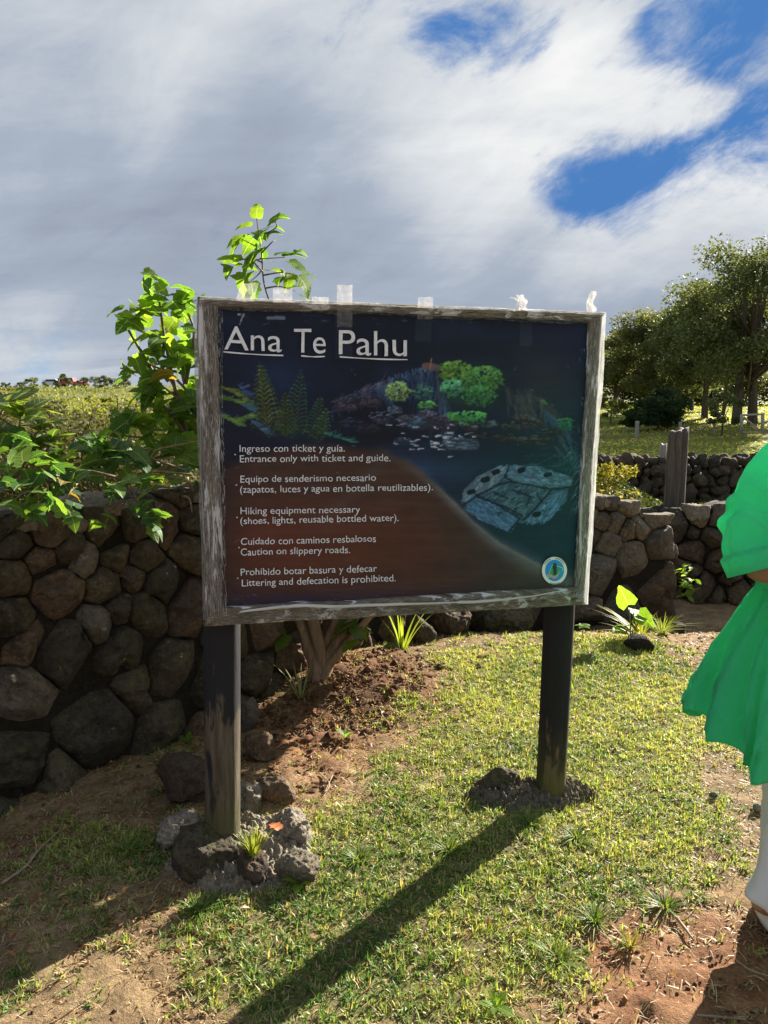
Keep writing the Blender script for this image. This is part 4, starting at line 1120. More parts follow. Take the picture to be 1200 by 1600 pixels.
# tape tabs standing above the top edge
m, n, out = new_mat('packing_tape')
geo = n.add('ShaderNodeNewGeometry')
nz = n.noise(geo.outputs['Position'], 60, 4, .6)
p = pbsdf(n, Base_Color=(.70, .66, .62), Roughness=.25); tl_ = n.add('ShaderNodeBsdfTranslucent', {'Color': (.92, .88, .84)}); tr_ = n.add('ShaderNodeBsdfTransparent', {'Color': (.95, .93, .9)})
bd = n.add('ShaderNodeMixShader', {0: .6, 1: p.outputs[0], 2: tl_.outputs[0]})
mx = n.add('ShaderNodeMixShader', {0: n.ramp(nz, [(.3, (.12,) * 3), (.7, (.34,) * 3)]), 1: tr_.outputs[0], 2: bd.outputs[0]})
n.l.new(mx.outputs[0], out.inputs[0]); M['tape'] = m
def tape(x0, x1, ytop, ybot, seed, crumple=0.0, lean=0.0, ytop2=None):
    nu_, nw = 16, 22
    u, w_ = np.meshgrid(np.linspace(0, 1, nu_), np.linspace(0, 1, nw)); u = u.ravel(); w_ = w_.ravel()
    yt = ytop + ((ytop2 - ytop) if ytop2 else 0) * u
    px = x0 + (x1 - x0) * u + lean * (1 - w_); py = yt + (ybot - yt) * w_
    pinch = 1 - crumple * (1 - np.abs(2 * w_ - 1)) * .6
    px = (px - (x0 + x1) / 2) * pinch + (x0 + x1) / 2 + crumple * 3 * np.sin(w_ * 7 + seed)
    dd = .027 + fbm(np.stack([u * 2.5, w_ * 2.5, u * 0 + seed], 1), 3) * (.003 + .016 * crumple)
    mesh_np('tape', SPn(px, py + fbm(np.stack([u * 5, w_ * 0, u * 0 + seed], 1), 2) * 1.5 * (1 - w_), dd), grid_faces(nw, nu_), M['tape'], sign)
tape(523, 547, 447, 512, 1); tape(648, 672, 466, 500, 2); tape(366, 394, 446, 474, 3, lean=8, ytop2=443); tape(424, 454, 452, 474, 4); tape(484, 510, 465, 482, 9)
tape(797, 822, 466, 488, 5, .9, lean=-3); tape(800, 812, 462, 486, 6, .6, 2); tape(908, 921, 456, 490, 7, .5, 4); tape(911, 923, 460, 488, 8, .9, -2)
tape(302, 316, 558, 590, 10, .5)

# ------------------------------------------------------------------ lettering
M['lettering'] = flat_mat('white_lettering_paint', (.80, .84, .92), .5, .3, noise=(60, .80, 1.08))
def text2d(s):
    cu = bpy.data.curves.new('lettering', 'FONT'); cu.body = s; cu.size = 1; cu.resolution_u = 5
    o = bpy.data.objects.new('lettering', cu); COL.objects.link(o)
    dg = bpy.context.evaluated_depsgraph_get(); me = bpy.data.meshes.new_from_object(o.evaluated_get(dg))
    V = np.array([v.co[:2] for v in me.vertices]); F = [tuple(p_.vertices) for p_ in me.polygons]
    bpy.data.objects.remove(o); bpy.data.meshes.remove(me); bpy.data.curves.remove(cu)
    return V, F
_capV, _ = text2d('E'); CAP = _capV[:, 1].max() - _capV[:, 1].min()
def letter_line(s, xa, ya, xb, yb, cap, seed, name='lettering', wob=.35, grow=0.0, label=None):
    V, F = text2d(s)
    x0, x1 = V[:, 0].min(), V[:, 0].max()
    k = (xb - xa) / (x1 - x0)
    u = (V[:, 0] - x0) * k; v = V[:, 1] * cap / CAP
    ww = fbm(np.stack([u * .11, v * .05, v * 0 + seed], 1), 2); w2 = fbm(np.stack([u * .11 + 50, v * .05, v * 0 + seed], 1), 2)
    px = xa + u + ww * wob * 1.4; py = ya + (yb - ya) * u / (xb - xa) - v * (1 + .06 * w2) + w2 * wob * 2.4
    P3 = SPn(px, py, .0062)
    me = bpy.data.meshes.new(name); me.from_pydata([tuple(q) for q in P3], [], F); me.update()
    me.materials.append(M['lettering'])
    o = link(name, me, sign)
    if label: o['label'] = label
    return o
letter_line('Ana', 350, 546, 440, 550, 36, 1, 'title_lettering', .5, label='large white title word Ana')
letter_line('Te', 459, 550.5, 508, 552.5, 37, 2, 'title_lettering', .5, label='large white title word Te')
letter_line('Pahu', 529, 553.5, 634.5, 557, 38, 3, 'title_lettering', .5, label='large white title word Pahu')
for q, (xa, ya, xb, yb) in enumerate([(348.5, 549.8, 442, 555.5), (470, 556, 507, 557), (530, 557.6, 635.6, 562)]):
    n_ = 24; u = np.linspace(0, 1, n_); rows = []
    for sgn in (-1, 1):
        w_ = .95 + .25 * np.sin(u * 9 + q)
        rows.append(SPn(xa + (xb - xa) * u, ya + (yb - ya) * u + sgn * w_ + 1.0 * np.sin(u * 3.1), .0062))
    mesh_np('underline', np.concatenate(rows), grid_faces(2, n_), M['lettering'], sign)
TL = [('Ingreso con ticket y gu\u00eda.', 373.7, 705.6, 538, 705), ('Entrance only with ticket and guide.', 374.4, 721.7, 609, 720), ('Equipo de senderismo necesario', 375.4, 753.5, 586.5, 751),
      ('(zapatos, luces y agua en botella reutilizables).', 374.4, 769.5, 675, 766), ('Hiking equipment necessary', 375.4, 803, 562, 800.6), ('(shoes, lights, reusable bottled water).', 375.4, 818.5, 622, 813.5),
      ('Cuidado con caminos resbalosos', 376, 850.8, 586.5, 846), ('Caution on slippery roads.', 375.4, 867, 546, 863.5), ('Prohibido botar basura y defecar', 375.7, 898.6, 588, 892.5), ('Littering and defecation is prohibited.', 377.8, 915.5, 617, 907.5)]
for i, t_ in enumerate(TL): letter_line(*t_, 10.6, 10 + i, 'text_line', .45)
for x, y in [(367, 710), (369, 757.5), (370, 808), (373, 855), (371, 902.7)]:
    a = np.linspace(0, 2 * np.pi, 9)[:-1]
    mesh_np('bullet_dot', SPn(x + np.cos(a) * 1.1, y + np.sin(a) * 1.1, .0062), [np.arange(8)[None, :]], M['lettering'], sign)
# round emblem: white ring, blue sea, green island with a carved bust over a crescent
EC = (865, 891)
def disc(rx, ry, d, col_, name, pts=None, rot_=0.35):
    a = np.linspace(0, 2 * np.pi, 40, endpoint=False)
    if pts is None: px, py = EC[0] + np.cos(a) * rx + np.sin(a) * 1.2, EC[1] + np.sin(a) * ry - np.cos(a) * 1.0
    else: px, py = np.array([EC[0] + q[0] for q in pts]), np.array([EC[1] + q[1] for q in pts])
    V = SPn(px, py, d)[::-1]
    me = bpy.data.meshes.new(name); me.from_pydata([tuple(q) for q in V], [], [tuple(range(len(V)))]); me.update()
    key = 'em_' + name
    if key not in M: M[key] = flat_mat('emblem_' + name, col_, .5, .3)
    me.materials.append(M[key]); return link(name, me, emb)
emb = mesh_np('emblem', SPn(EC[0] + np.cos(np.linspace(0, 2 * np.pi, 40, endpoint=False)) * 19.6, EC[1] + np.sin(np.linspace(0, 2 * np.pi, 40, endpoint=False)) * 21.6, .0062)[::-1], [np.arange(40)[None, :]], flat_mat('emblem_white', (.85, .86, .86), .5, .3), sign, smooth=False)
emb['label'] = 'round white emblem sticker with blue sea, green island and dark bust'
def sub(name, pts, col_, d):
    if pts is None:
        a = np.linspace(0, 2 * np.pi, 40, endpoint=False); px, py = EC[0] + np.cos(a) * 14.8, EC[1] + np.sin(a) * 16.8 - .3
    else: px, py = np.array([EC[0] + q[0] for q in pts], float), np.array([EC[1] + q[1] for q in pts], float)
    V = SPn(px, py, d)[::-1]
    me = bpy.data.meshes.new(name); me.from_pydata([tuple(q) for q in V], [], [tuple(range(len(V)))]); me.update()
    me.materials.append(flat_mat('emblem_' + name, col_, .5, .3))
    o = bpy.data.objects.new(name, me); COL.objects.link(o); o.parent = emb; return o
sub('sea', None, (.03, .32, .78), .0070)
isl = [(-11, 7), (-8, 3), (-6, -3), (-3, -9), (1, -9), (4, -6.5), (8, -5.5), (12, -4), (11.5, -.5), (7, 1), (5, 5), (1, 8), (-3, 9), (-6, 9), (-9, 10)]
sub('island_outline', [(x * 1.12, y * 1.12) for x, y in isl], (.45, .80, .80), .0077)
sub('island', isl, (.05, .36, .20), .0084)
sub('crescent', [(-11.5, 3.5), (-7, 5.5), (-3, 8), (0, 8.5), (4, 6.5), (7, 3.5), (5, 8.5), (1, 12), (-2, 12.3), (-6, 10), (-9.5, 8)], (.62, .36, .28), .0091)
sub('bust', [(-2.5, -11), (-.5, -12.5), (1.5, -12), (2.6, -9.5), (3, -5), (2.6, 0), (2.4, 5), (.5, 6.5), (-1.5, 6.3), (-3, 5), (-2.4, 0), (-3.2, -4), (-3.4, -8)], (.035, .05, .07), .0098)
rows = []
for a0, a1, rr_ in [(-2.55, -1.9, 18.2), (-1.45, -.6, 18.2), (1.2, 2.0, 19.4)]:      # tiny ring lettering, unreadable in the photograph
    k = a0
    while k < a1:
        rows.append((k, rr_)); k += .115
Vt = []; Ft = []
for i, (k, r_) in enumerate(rows):
    for da, dr in ((-.032, -.95), (.032, -.95), (.032, .95), (-.032, .95)):
        Vt.append((EC[0] + math.cos(k + da) * (r_ + dr) * .98, EC[1] + math.sin(k + da) * (r_ + dr) * 1.06))
    Ft.append((i * 4 + 3, i * 4 + 2, i * 4 + 1, i * 4))
Vt = np.array(Vt)
o = mesh_np('ring_lettering', SPn(Vt[:, 0], Vt[:, 1], .0070), np.array(Ft), flat_mat('emblem_ring_lettering', (.12, .13, .15), .6, .2), smooth=False); o.parent = emb

# ------------------------------------------------------------------ leaves
def leaf_mesh(name, outline, mat, curl=.25, seed=0, fold=.25):
    """outline: right-hand half from base to tip as (x,y); blade about 1 long, folded on its midrib"""
    r = np.random.default_rng(seed)
    H = [(0.0, 0.0)] + list(outline) + [(0.0, 1.0)]
    V = []; F = []
    mids = []
    for i, (x, y) in enumerate(H): mids.append(min(1, max(0, y if 0 < i < len(H) - 1 else y)))
    def z(x, y): return -curl * (y - .3) ** 2 + fold * abs(x) - .35 * x * x + .03 * math.sin(7 * y + seed) * abs(x) * 3
    # spine vertices at evenly spread heights, sorted
    sp = [max(.02, min(.98, y * .9 + .05)) for x, y in H[1:-1]]
    sp = list(np.maximum.accumulate(sp))
    spine = [0.0] + sp + [1.0]
    for y in spine: V.append((0, y, z(0, y)))
    ns = len(spine)
    for sgn in (1, -1):
        st = len(V)
        for x, y in H[1:-1]:
            xx_ = sgn * x * r.uniform(.88, 1.1); yy_ = y + r.normal() * .015; V.append((xx_, yy_, z(xx_, yy_)))
        k = len(H) - 2
        for i in range(k - 1):
            q = (i + 1, st + i, st + i + 1, i + 2)
            F.append(q if sgn > 0 else q[::-1])
        a = (0, st, 1); b = (ns - 2, st + k - 1, ns - 1)
        F.append(a if sgn > 0 else a[::-1]); F.append(b if sgn > 0 else b[::-1])
    me = bpy.data.meshes.new(name); me.from_pydata(V, [], F); me.update(); me.materials.append(mat)
    me.polygons.foreach_set('use_smooth', [True] * len(me.polygons))
    return me
LOBED = [(.16, -.10), (.34, -.08), (.44, .10), (.38, .22), (.52, .42), (.42, .50), (.30, .52), (.30, .62), (.22, .78), (.10, .90)]
LOBED2 = [(.14, -.08), (.28, -.04), (.36, .10), (.40, .26), (.36, .40), (.40, .52), (.28, .58), (.22, .70), (.14, .85), (.05, .95)]
OVAL = [(.08, .06), (.15, .18), (.20, .34), (.22, .50), (.19, .68), (.13, .84), (.05, .95)]
leafA = [leaf_mesh('leaf', LOBED, M['leaf'], .95, 11, .5), leaf_mesh('leaf', LOBED, M['leaf'], .30, 1), leaf_mesh('leaf', LOBED2, M['leaf'], .45, 2, .35), leaf_mesh('leaf', LOBED, M['leaf'], .7, 3, .15), leaf_mesh('leaf', LOBED2, M['leaf'], .1, 4, .5)]
leafV = [leaf_mesh('leaf', LOBED, M['leaf_dark'], .30, 1), leaf_mesh('leaf', LOBED2, M['leaf_dark'], .45, 2, .35), leaf_mesh('leaf', LOBED, M['leaf_dark'], .7, 3, .15)]
leafO = [leaf_mesh('leaf', OVAL, M['leaf_glossy'], .35, 5, .3), leaf_mesh('leaf', OVAL, M['leaf_glossy'], .6, 6, .2)]
def put_leaf(root, me, loc, size, yaw, pitch, roll, name='leaf'):
    o = bpy.data.objects.new(name, me); COL.objects.link(o)
    o.parent = root; o.location = Vector(loc) - Vector(root.location)
    o.rotation_euler = (pitch, roll, yaw); o.rotation_mode = 'YXZ' if False else 'XYZ'
    o.scale = (size, size, size); return o
def leaf_cloud(root, meshes, blobs_, size, r, n_obj=300, droop=-.3, stuff=None):
    """blobs_: (px,py,radius_px,Y,count)"""
    pos = []
    for px, py, rp, Y, k in blobs_:
        c = at(px, py, Y); R_ = rp / FPX * Y
        for _ in range(k):
            d = r.normal(size=3); d /= np.linalg.norm(d); q = R_ * r.uniform(.35, 1.0) ** .6
            pos.append(Vector((c.x + d[0] * q, c.y + d[1] * q * 1.1, c.z + d[2] * q)))
    r.shuffle(pos)
    for i, p_ in enumerate(pos[:n_obj]):
        put_leaf(root, meshes[r.integers(len(meshes))], p_, r.uniform(*size), r.uniform(0, 6.28), droop + r.normal() * .55, r.normal() * .5)
    rest = pos[n_obj:]
    if rest:
        Vs = []; Fs = []; off = 0
        for p_ in rest:
            me = meshes[r.integers(len(meshes))]
            L_ = np.array([v_.co[:] for v_ in me.vertices]) * r.uniform(*size)
            R3 = np.array((Matrix.Rotation(r.uniform(0, 6.28), 3, 'Z') @ Matrix.Rotation(r.normal() * .5, 3, 'Y') @ Matrix.Rotation(droop + r.normal() * .55, 3, 'X')))
            Vs.append(L_ @ R3.T + np.array(p_[:]))
            for f in me.polygons:
                t_ = list(f.vertices); Fs.append([q + off for q in (t_ if len(t_) == 4 else t_ + [t_[-1]])])
            off += len(L_)
        T = [f[:3] for f in Fs if f[2] == f[3]]; Q = [f for f in Fs if f[2] != f[3]]
        V = np.vstack(Vs); col = np.tile(np.array([.085, .15, .025]), (len(V), 1)) * (1 + .35 * fbm(V * 9, 2)[:, None])
        o = mesh_np('leaves', V, [np.array(Q), np.array(T)], M['foliage_leaf'], root, col=col); o['kind'] = 'stuff'
M['foliage_leaf'] = attr_leaf('inner_leaves', .55, .4, .4)

# shrub behind the sign: several stems from one foot
rs = np.random.default_rng(42)
TB = Vector((-.34, 3.87, .10))
shrub = empty('shrub', TB, 'leafy green shrub with a forked brown trunk rising behind the painted sign', 'shrub')
parts = []
stems = [[(0, 0, -.12), (-.01, 0, .04), (-.05, .0, .16), (-.11, .02, .34), (-.20, .03, .62), (-.38, .05, 1.0), (-.62, .1, 1.35), (-.70, .05, 1.72)],
         [(0, 0, -.12), (.01, .01, .04), (.0, -.01, .18), (-.03, -.02, .36), (.0, .04, .66), (-.10, .02, 1.1), (-.26, 0, 1.5), (-.24, -.05, 1.9)],
         [(0, 0, -.12), (.02, .02, .04), (.09, .02, .18), (.19, .02, .34), (.28, .05, .60), (.36, .1, .95), (.5, .12, 1.3), (.55, .1, 1.5)],
         [(0, 0, -.12), (.0, .02, .04), (.04, .03, .20), (.10, .05, .36), (.10, .14, .7), (.08, .2, 1.1), (.1, .2, 1.45)],
         [(.0, -.01, -.12), (.03, -.01, .04), (.10, -.02, .14), (.23, -.02, .30), (.38, -.02, .48), (.6, .05, .75), (.8, .1, 1.0)]]
for i, st_ in enumerate(stems):
    pts = spline([TB + Vector(q) for q in st_], 34)
    rad = [(.044 if i < 3 else .030) * (1 - .82 * k / 33) + (.018 * math.exp(-((k - 3) / 3) ** 2)) for k in range(34)]
    parts.append(tube(pts, rad, 12, .12, i))
V, Fs = merge(parts); V = V + (fbm(V * 30, 2)[:, None] * .003)
mesh_np('trunk', V, Fs, M['bark'], shrub)
# twigs to the leaf clusters, in the picture's outline
tw = []
def twig(a, b, r0=.006, sag=.05, seed=0):
    a, b = Vector(a), Vector(b); m_ = (a + b) / 2 + Vector((rs.normal() * .04, rs.normal() * .04, sag))
    tw.append(tube(spline([a, m_, b], 9), [r0 * (1 - .6 * k / 8) for k in range(9)], 6))
top0 = TB + Vector((-.24, -.05, 2.2))
stalk = spline([at(424, 480, 3.7), at(412, 440, 3.7), at(409, 400, 3.7), at(402, 350, 3.7), at(401, 335, 3.7)], 16)
tw.append(tube(stalk, [.0045 - .0002 * k for k in range(16)], 7))
tw.append(tube(spline([top0 - Vector((0, 0, .5)), at(424, 520, 3.75), at(424, 480, 3.7)], 10), .0055, 7))
for a, b in [((409, 410), (372, 408)), ((409, 400), (375, 370)), ((411, 425), (445, 402)), ((412, 430), (465, 430)), ((416, 450), (462, 455)), ((405, 370), (430, 345)), ((411, 420), (385, 445)), ((409, 395), (430, 375))]:
    twig(at(*a, 3.7), at(*b, 3.7), .004, .01)
for a, b in [((330, 700), (250, 600)), ((300, 720), (235, 545)), ((280, 640), (245, 440)), ((290, 600), (285, 470)), ((250, 600), (185, 490)), ((300, 730), (190, 680)), ((320, 650), (215, 560)), ((250, 640), (188, 575)), ((310, 700), (160, 770)), ((262, 700), (120, 745)), ((300, 690), (225, 610))]:
    twig(at(*a, 3.65), at(*b, 3.6), .009, .04)
for V, Fs in tw: mesh_np('twig', V, Fs, M['bark'], shrub)
# top shoot, each leaf where one hangs
for px, py, sz, yaw, pit, rol in [(401, 340, .085, 0, 1.2, 0), (392, 352, .085, 2.0, -.2, .2), (412, 355, .10, -1.1, .2, .1), (420, 345, .10, -1.2, .5, -.3), (378, 372, .10, 1.9, -.4, .4), (372, 378, .10, 2.3, -.9, .3), (396, 372, .09, .5, -.9, .5),
        (415, 372, .085, -.9, .7, 0), (402, 388, .12, 2.6, -.7, .2), (395, 398, .12, 2.2, -1.0, .1), (406, 385, .10, -.4, -.5, .6), (372, 408, .11, 2.2, .1, .3), (368, 414, .10, 2.7, -.4, 0), (384, 425, .11, 2.9, -.9, 0), (392, 440, .10, -2.8, -1.2, .1), (404, 422, .09, 1.2, .2, .2),
        (420, 422, .09, -.6, .1, 0), (430, 398, .09, -1.4, .2, .2), (444, 400, .10, -1.6, .1, 0), (458, 396, .07, -1.0, .3, .1), (452, 408, .10, -2.0, -.5, .3), (463, 420, .11, -1.6, -.4, .3), (468, 430, .11, -2.2, -1.0, .2), (450, 424, .10, -2.6, -.9, -.3), (440, 432, .08, 2.8, -.6, .2),
        (452, 450, .10, -1.6, .1, .2), (468, 458, .09, -2.0, -.5, 0), (390, 460, .10, 2.9, -1.3, 0), (410, 405, .07, -1.9, -.2, 0), (386, 410, .06, 1.4, .5, 0), (408, 360, .10, 2.9, -.5, .4), (398, 362, .08, -2.4, -.5, .4)]:
    p_ = at(px, py, 3.7 + rs.normal() * .03); put_leaf(shrub, leafA[rs.integers(4)], p_, sz * 1.0, yaw, pit, rol)
left = [(235, 434, 14, 3.5, 4), (268, 455, 20, 3.55, 6), (232, 480, 24, 3.55, 9), (195, 490, 8, 3.5, 2), (290, 465, 22, 3.6, 7), (225, 515, 26, 3.6, 9), (280, 510, 32, 3.65, 16), (250, 545, 26, 3.6, 9), (290, 560, 36, 3.65, 18),
        (235, 585, 32, 3.6, 14), (285, 610, 42, 3.6, 24), (225, 635, 36, 3.55, 18), (275, 665, 48, 3.6, 26), (215, 680, 38, 3.5, 18), (300, 700, 40, 3.6, 16), (250, 710, 36, 3.5, 12), (200, 575, 10, 3.6, 2),
        (330, 560, 60, 3.8, 20), (380, 600, 80, 3.9, 30)]
left = [(a_, b_, c_ * 1.1, d_, max(2, int(e_ * .78))) for a_, b_, c_, d_, e_ in left]
leaf_cloud(shrub, leafA, left, (.065, .125), rs, 262)
# the crown that the board hides, thickened with added unseen leaves to shade the left ground, and the leaves low round its trunk
M['foliage_leaf']
shr2 = [(480, 620, 110, 4.05, 150), (560, 700, 110, 4.1, 150), (430, 760, 90, 4.0, 110), (650, 660, 80, 4.2, 80), (380, 700, 80, 3.9, 90), (520, 830, 80, 4.1, 90), (420, 880, 60, 3.95, 60), (440, 980, 20, 3.85, 6), (548, 975, 18, 3.9, 6), (600, 900, 50, 4.1, 30), (320, 640, 50, 3.8, 26), (330, 800, 50, 3.7, 40), (560, 1000, 8, 3.8, 2), (700, 790, 90, 4.4, 150), (640, 810, 70, 4.15, 100), (740, 740, 60, 4.4, 60), (600, 800, 80, 4.1, 90), (640, 740, 80, 4.0, 160), (740, 760, 90, 4.1, 160), (790, 700, 70, 4.3, 110), (560, 820, 90, 4.4, 150)]
leaf_cloud(shrub, leafA, shr2, (.08, .14), rs, 0)

# vine lying over the wall top
vine = empty('vine', at(150, 745, 3.05), 'green lobed leaf vine trailing over the top of the stone wall left of the sign', 'vine')
vb = [(30, 715, 26, 2.75, 6), (60, 735, 30, 2.8, 10), (100, 715, 26, 2.95, 9), (145, 700, 26, 3.1, 9), (110, 750, 26, 2.9, 10), (165, 735, 30, 3.1, 12), (60, 775, 20, 2.72, 6), (100, 795, 20, 2.75, 7), (50, 800, 14, 2.7, 4), (190, 765, 22, 3.0, 6), (215, 795, 18, 2.95, 6), (230, 810, 14, 2.95, 4),
      (160, 812, 12, 2.85, 3), (20, 760, 18, 2.65, 4), (235, 760, 22, 3.1, 6), (270, 740, 24, 3.3, 6), (190, 710, 26, 3.2, 9), (15, 690, 20, 2.85, 5), (130, 690, 16, 3.2, 4), (215, 735, 24, 3.2, 6)]
leaf_cloud(vine, leafV, vb, (.055, .10), rs, 300)
tw = []
for a, b, Y in [((300, 742), (150, 752), 3.1), ((290, 735), (180, 700), 3.2), ((180, 745), (30, 740), 2.9), ((200, 760), (225, 815), 3.0), ((120, 755), (90, 800), 2.85), ((60, 745), (50, 800), 2.75), ((300, 765), (240, 745), 3.25), ((285, 775), (300, 800), 3.2), ((310, 690), (230, 735), 3.3)]:
    twig(at(*a, Y + .1), at(*b, Y), .006, .02)
for V, Fs in tw: mesh_np('stem', V, Fs, M['bark'], vine)

# broad leaved shrub at the left edge
bl = empty('broadleaf_shrub', at(20, 720, 3.0), 'shrub with long glossy oval leaves at the left edge above the wall', 'shrub')
tw = []
for (cx, cy, k, ln) in [(32, 648, 11, .14), (62, 668, 9, .11), (8, 632, 9, .14), (-20, 640, 8, .14), (60, 700, 9, .12), (20, 705, 9, .12), (-10, 690, 9, .14), (80, 690, 6, .09)]:
    c = at(cx, cy, 3.05 + rs.normal() * .06)
    twig(at(15, 760, 3.05), c, .008, .02)
    for j in range(k):
        yaw = 6.283 * j / k + rs.normal() * .25
        put_leaf(bl, leafO[j % 2], c + Vector((0, 0, rs.normal() * .012)), ln * rs.uniform(.8, 1.2), yaw, rs.uniform(.0, .75), rs.normal() * .3)
for V, Fs in tw: mesh_np('stem', V, Fs, M['bark'], bl)

# ------------------------------------------------------------------ leaf-card foliage for what is farther off
def cards(C_, size, r, aspect=.45, up=.3):
    """diamond shaped leaves at centres C_ (n,3)"""
    n_ = len(C_); a = r.normal(size=(n_, 3)); a[:, 2] *= .7; a /= np.linalg.norm(a, axis=1)[:, None]
    b = np.cross(a, r.normal(size=(n_, 3)) + np.array([0, 0, up])); b /= np.linalg.norm(b, axis=1)[:, None]
    s = (size * r.uniform(.6, 1.35, n_))[:, None] if np.isscalar(size) else (size)[:, None]
    V = np.stack([C_ - a * s / 2, C_ + b * s * aspect / 2, C_ + a * s / 2, C_ - b * s * aspect / 2], 1).reshape(-1, 3)
    F = np.arange(n_ * 4).reshape(-1, 4)
    return V, F
def tree(name, label, cat, x, y, h, rx, rz_, zc, n_leaf, size, c0, c1, seed, group=None, trunk=.12, clumps=26, lean=0, low=.25, ry=None, trunks=1, bark='bark_dark'):
    r = np.random.default_rng(seed); z0 = float(zg(x, y)); ry = ry or rx
    root = empty(name, (x, y, z0), label, cat, group)
    cen = []
    for _ in range(clumps):
        d = r.normal(size=3); d /= np.linalg.norm(d); q = r.uniform(.25, 1) ** .6
        cc = np.array([x + lean + d[0] * rx * q, y + d[1] * ry * q, z0 + zc + d[2] * rz_ * q])
        cc[2] = max(cc[2], z0 + h * low); cen.append(cc)
    cen = np.array(cen)
    # boughs reach from the trunk into each clump
    br = []
    for t_ in range(trunks):
        ox = (t_ - (trunks - 1) / 2) * rx * .22
        top = Vector((x + lean * .7 + ox, y, z0 + zc + rz_ * .5))
        br.append(tube(spline([(x + ox, y, z0 - .2), (x + ox + r.normal() * .05 * rx, y, z0 + zc * .5), top], 10), [trunk * (1.15 - .095 * k) for k in range(10)], 8, .08, seed))
    tv, tf = merge(br); mesh_np('trunk', tv, tf, M[bark], root)
    bb = []
    for c_ in cen[:max(8, clumps // 2)]:
        s_ = Vector((x + lean * .4, y, z0 + min(c_[2] - z0, zc) * r.uniform(.45, .8)))
        bb.append(tube(spline([s_, (s_ + Vector(c_)) / 2 + Vector((0, 0, -.05 * rz_)), Vector(c_)], 6), [trunk * .38 * (1 - .14 * k) for k in range(6)], 5))
    tv, tf = merge(bb); mesh_np('boughs', tv, tf, M[bark], root)
    k = r.integers(0, clumps, n_leaf); d = r.normal(size=(n_leaf, 3)); d /= np.linalg.norm(d, axis=1)[:, None]
    cr = (.30 * (rx + rz_) / 2) * r.uniform(.6, 1.25, clumps)
    q = r.uniform(0, 1, n_leaf) ** .45
    C_ = cen[k] + d * (cr[k] * q)[:, None] * np.array([1.1, 1.1, .8])
    V, F = cards(C_, size, r)
    tone = (r.uniform(0, 1, clumps)[k] * .6 + r.uniform(0, 1, n_leaf) * .4)[:, None]
    col = np.asarray(c0) + (np.asarray(c1) - np.asarray(c0)) * tone
    mesh_np('crown', V, F, M['foliage'], root, smooth=False, col=np.repeat(col, 4, 0))
    return root
GRV = 'dark green trees of the grove beyond the meadow'
oc0, oc1 = (.055, .075, .036), (.155, .185, .085)
def gx_(px, Y): return (px - 600) / FPX * (Y * _c + .2)
tree('tree', 'tallest round crowned tree of the grove at the right edge of the picture', 'tree', gx_(1163, 27), 27, 7.2, 2.6, 2.5, 3.75, 26000, .135, oc0, oc1, 101, GRV, .17, 64, low=.13, trunks=2)
tree('tree', 'tree cut by the right edge, partly behind the tallest one', 'tree', gx_(1225, 29), 29, 7.0, 2.3, 2.4, 3.8, 14000, .14, oc0, oc1, 102, GRV, .16, 36, low=.25)
tree('tree', 'slimmer tree left of the tallest tree of the grove', 'tree', gx_(1100, 30), 30, 5.4, 2.0, 2.1, 3.0, 17000, .14, oc0, oc1, 103, GRV, .13, 44, low=.18)
tree('tree', 'middle tree of the grove right above the dark round bush', 'tree', gx_(1056, 33), 33, 5.2, 2.1, 1.95, 2.7, 15000, .15, oc0, oc1, 104, GRV, .13, 40, low=.12)
tree('tree', 'feathery topped tree left of the dark round bush', 'tree', gx_(1008, 35), 35, 5.6, 2.0, 2.0, 2.8, 12000, .14, (.06, .075, .03), (.18, .20, .085), 105, GRV, .12, 40, low=.14)
tree('tree', 'low broad tree touching the right edge of the sign', 'tree', gx_(962, 38), 38, 4.6, 2.3, 1.7, 2.4, 11000, .19, (.05, .065, .03), (.12, .135, .06), 106, GRV, .12, 38, low=.12)
tree('tree', 'tree hidden for the most part behind the upper right of the sign', 'tree', gx_(905, 40), 40, 4.0, 1.7, 1.2, 2.2, 3500, .2, oc0, oc1, 107, GRV, .12, 20, low=.2)
tree('tree', 'thin understorey tree between the trunks at the right', 'tree', gx_(1128, 31), 31, 3.4, .95, 1.0, 2.3, 2600, .16, oc0, oc1, 108, GRV, .08, 16, low=.25)
tree('tree', 'low tree behind the slimmer tree in the dim middle of the grove', 'tree', gx_(1080, 37), 37, 4.6, 2.3, 1.7, 2.6, 8000, .2, oc0, oc1, 109, GRV, .12, 22, low=.18)
tree('bush', 'dark round bush standing alone before the grove', 'bush', gx_(1030, 26), 26, 1.5, .82, .62, .72, 16000, .085, (.028, .055, .024), (.060, .100, .045), 110, None, .05, 60, low=.03, ry=.7)
tree('bush', 'smaller dark bush joined to the round bush on its left', 'bush', gx_(995, 26), 26, .95, .55, .36, .42, 7000, .085, (.028, .055, .024), (.060, .100, .045), 111, None, .04, 34, low=.03)
tree('bush', 'loose low branches leaning by the fence gate at the right', 'bush', gx_(1128, 23.5), 23.5, 1.5, .55, .5, .75, 1400, .11, oc0, oc1, 112, None, .03, 12, low=.1)
tree('bush', 'small bright bush at the far left end of the meadow by the sign', 'bush', gx_(955, 30), 30, 1.2, .8, .4, .6, 1600, .10, (.09, .12, .03), (.16, .18, .04), 113, None, .03, 12, low=.06)
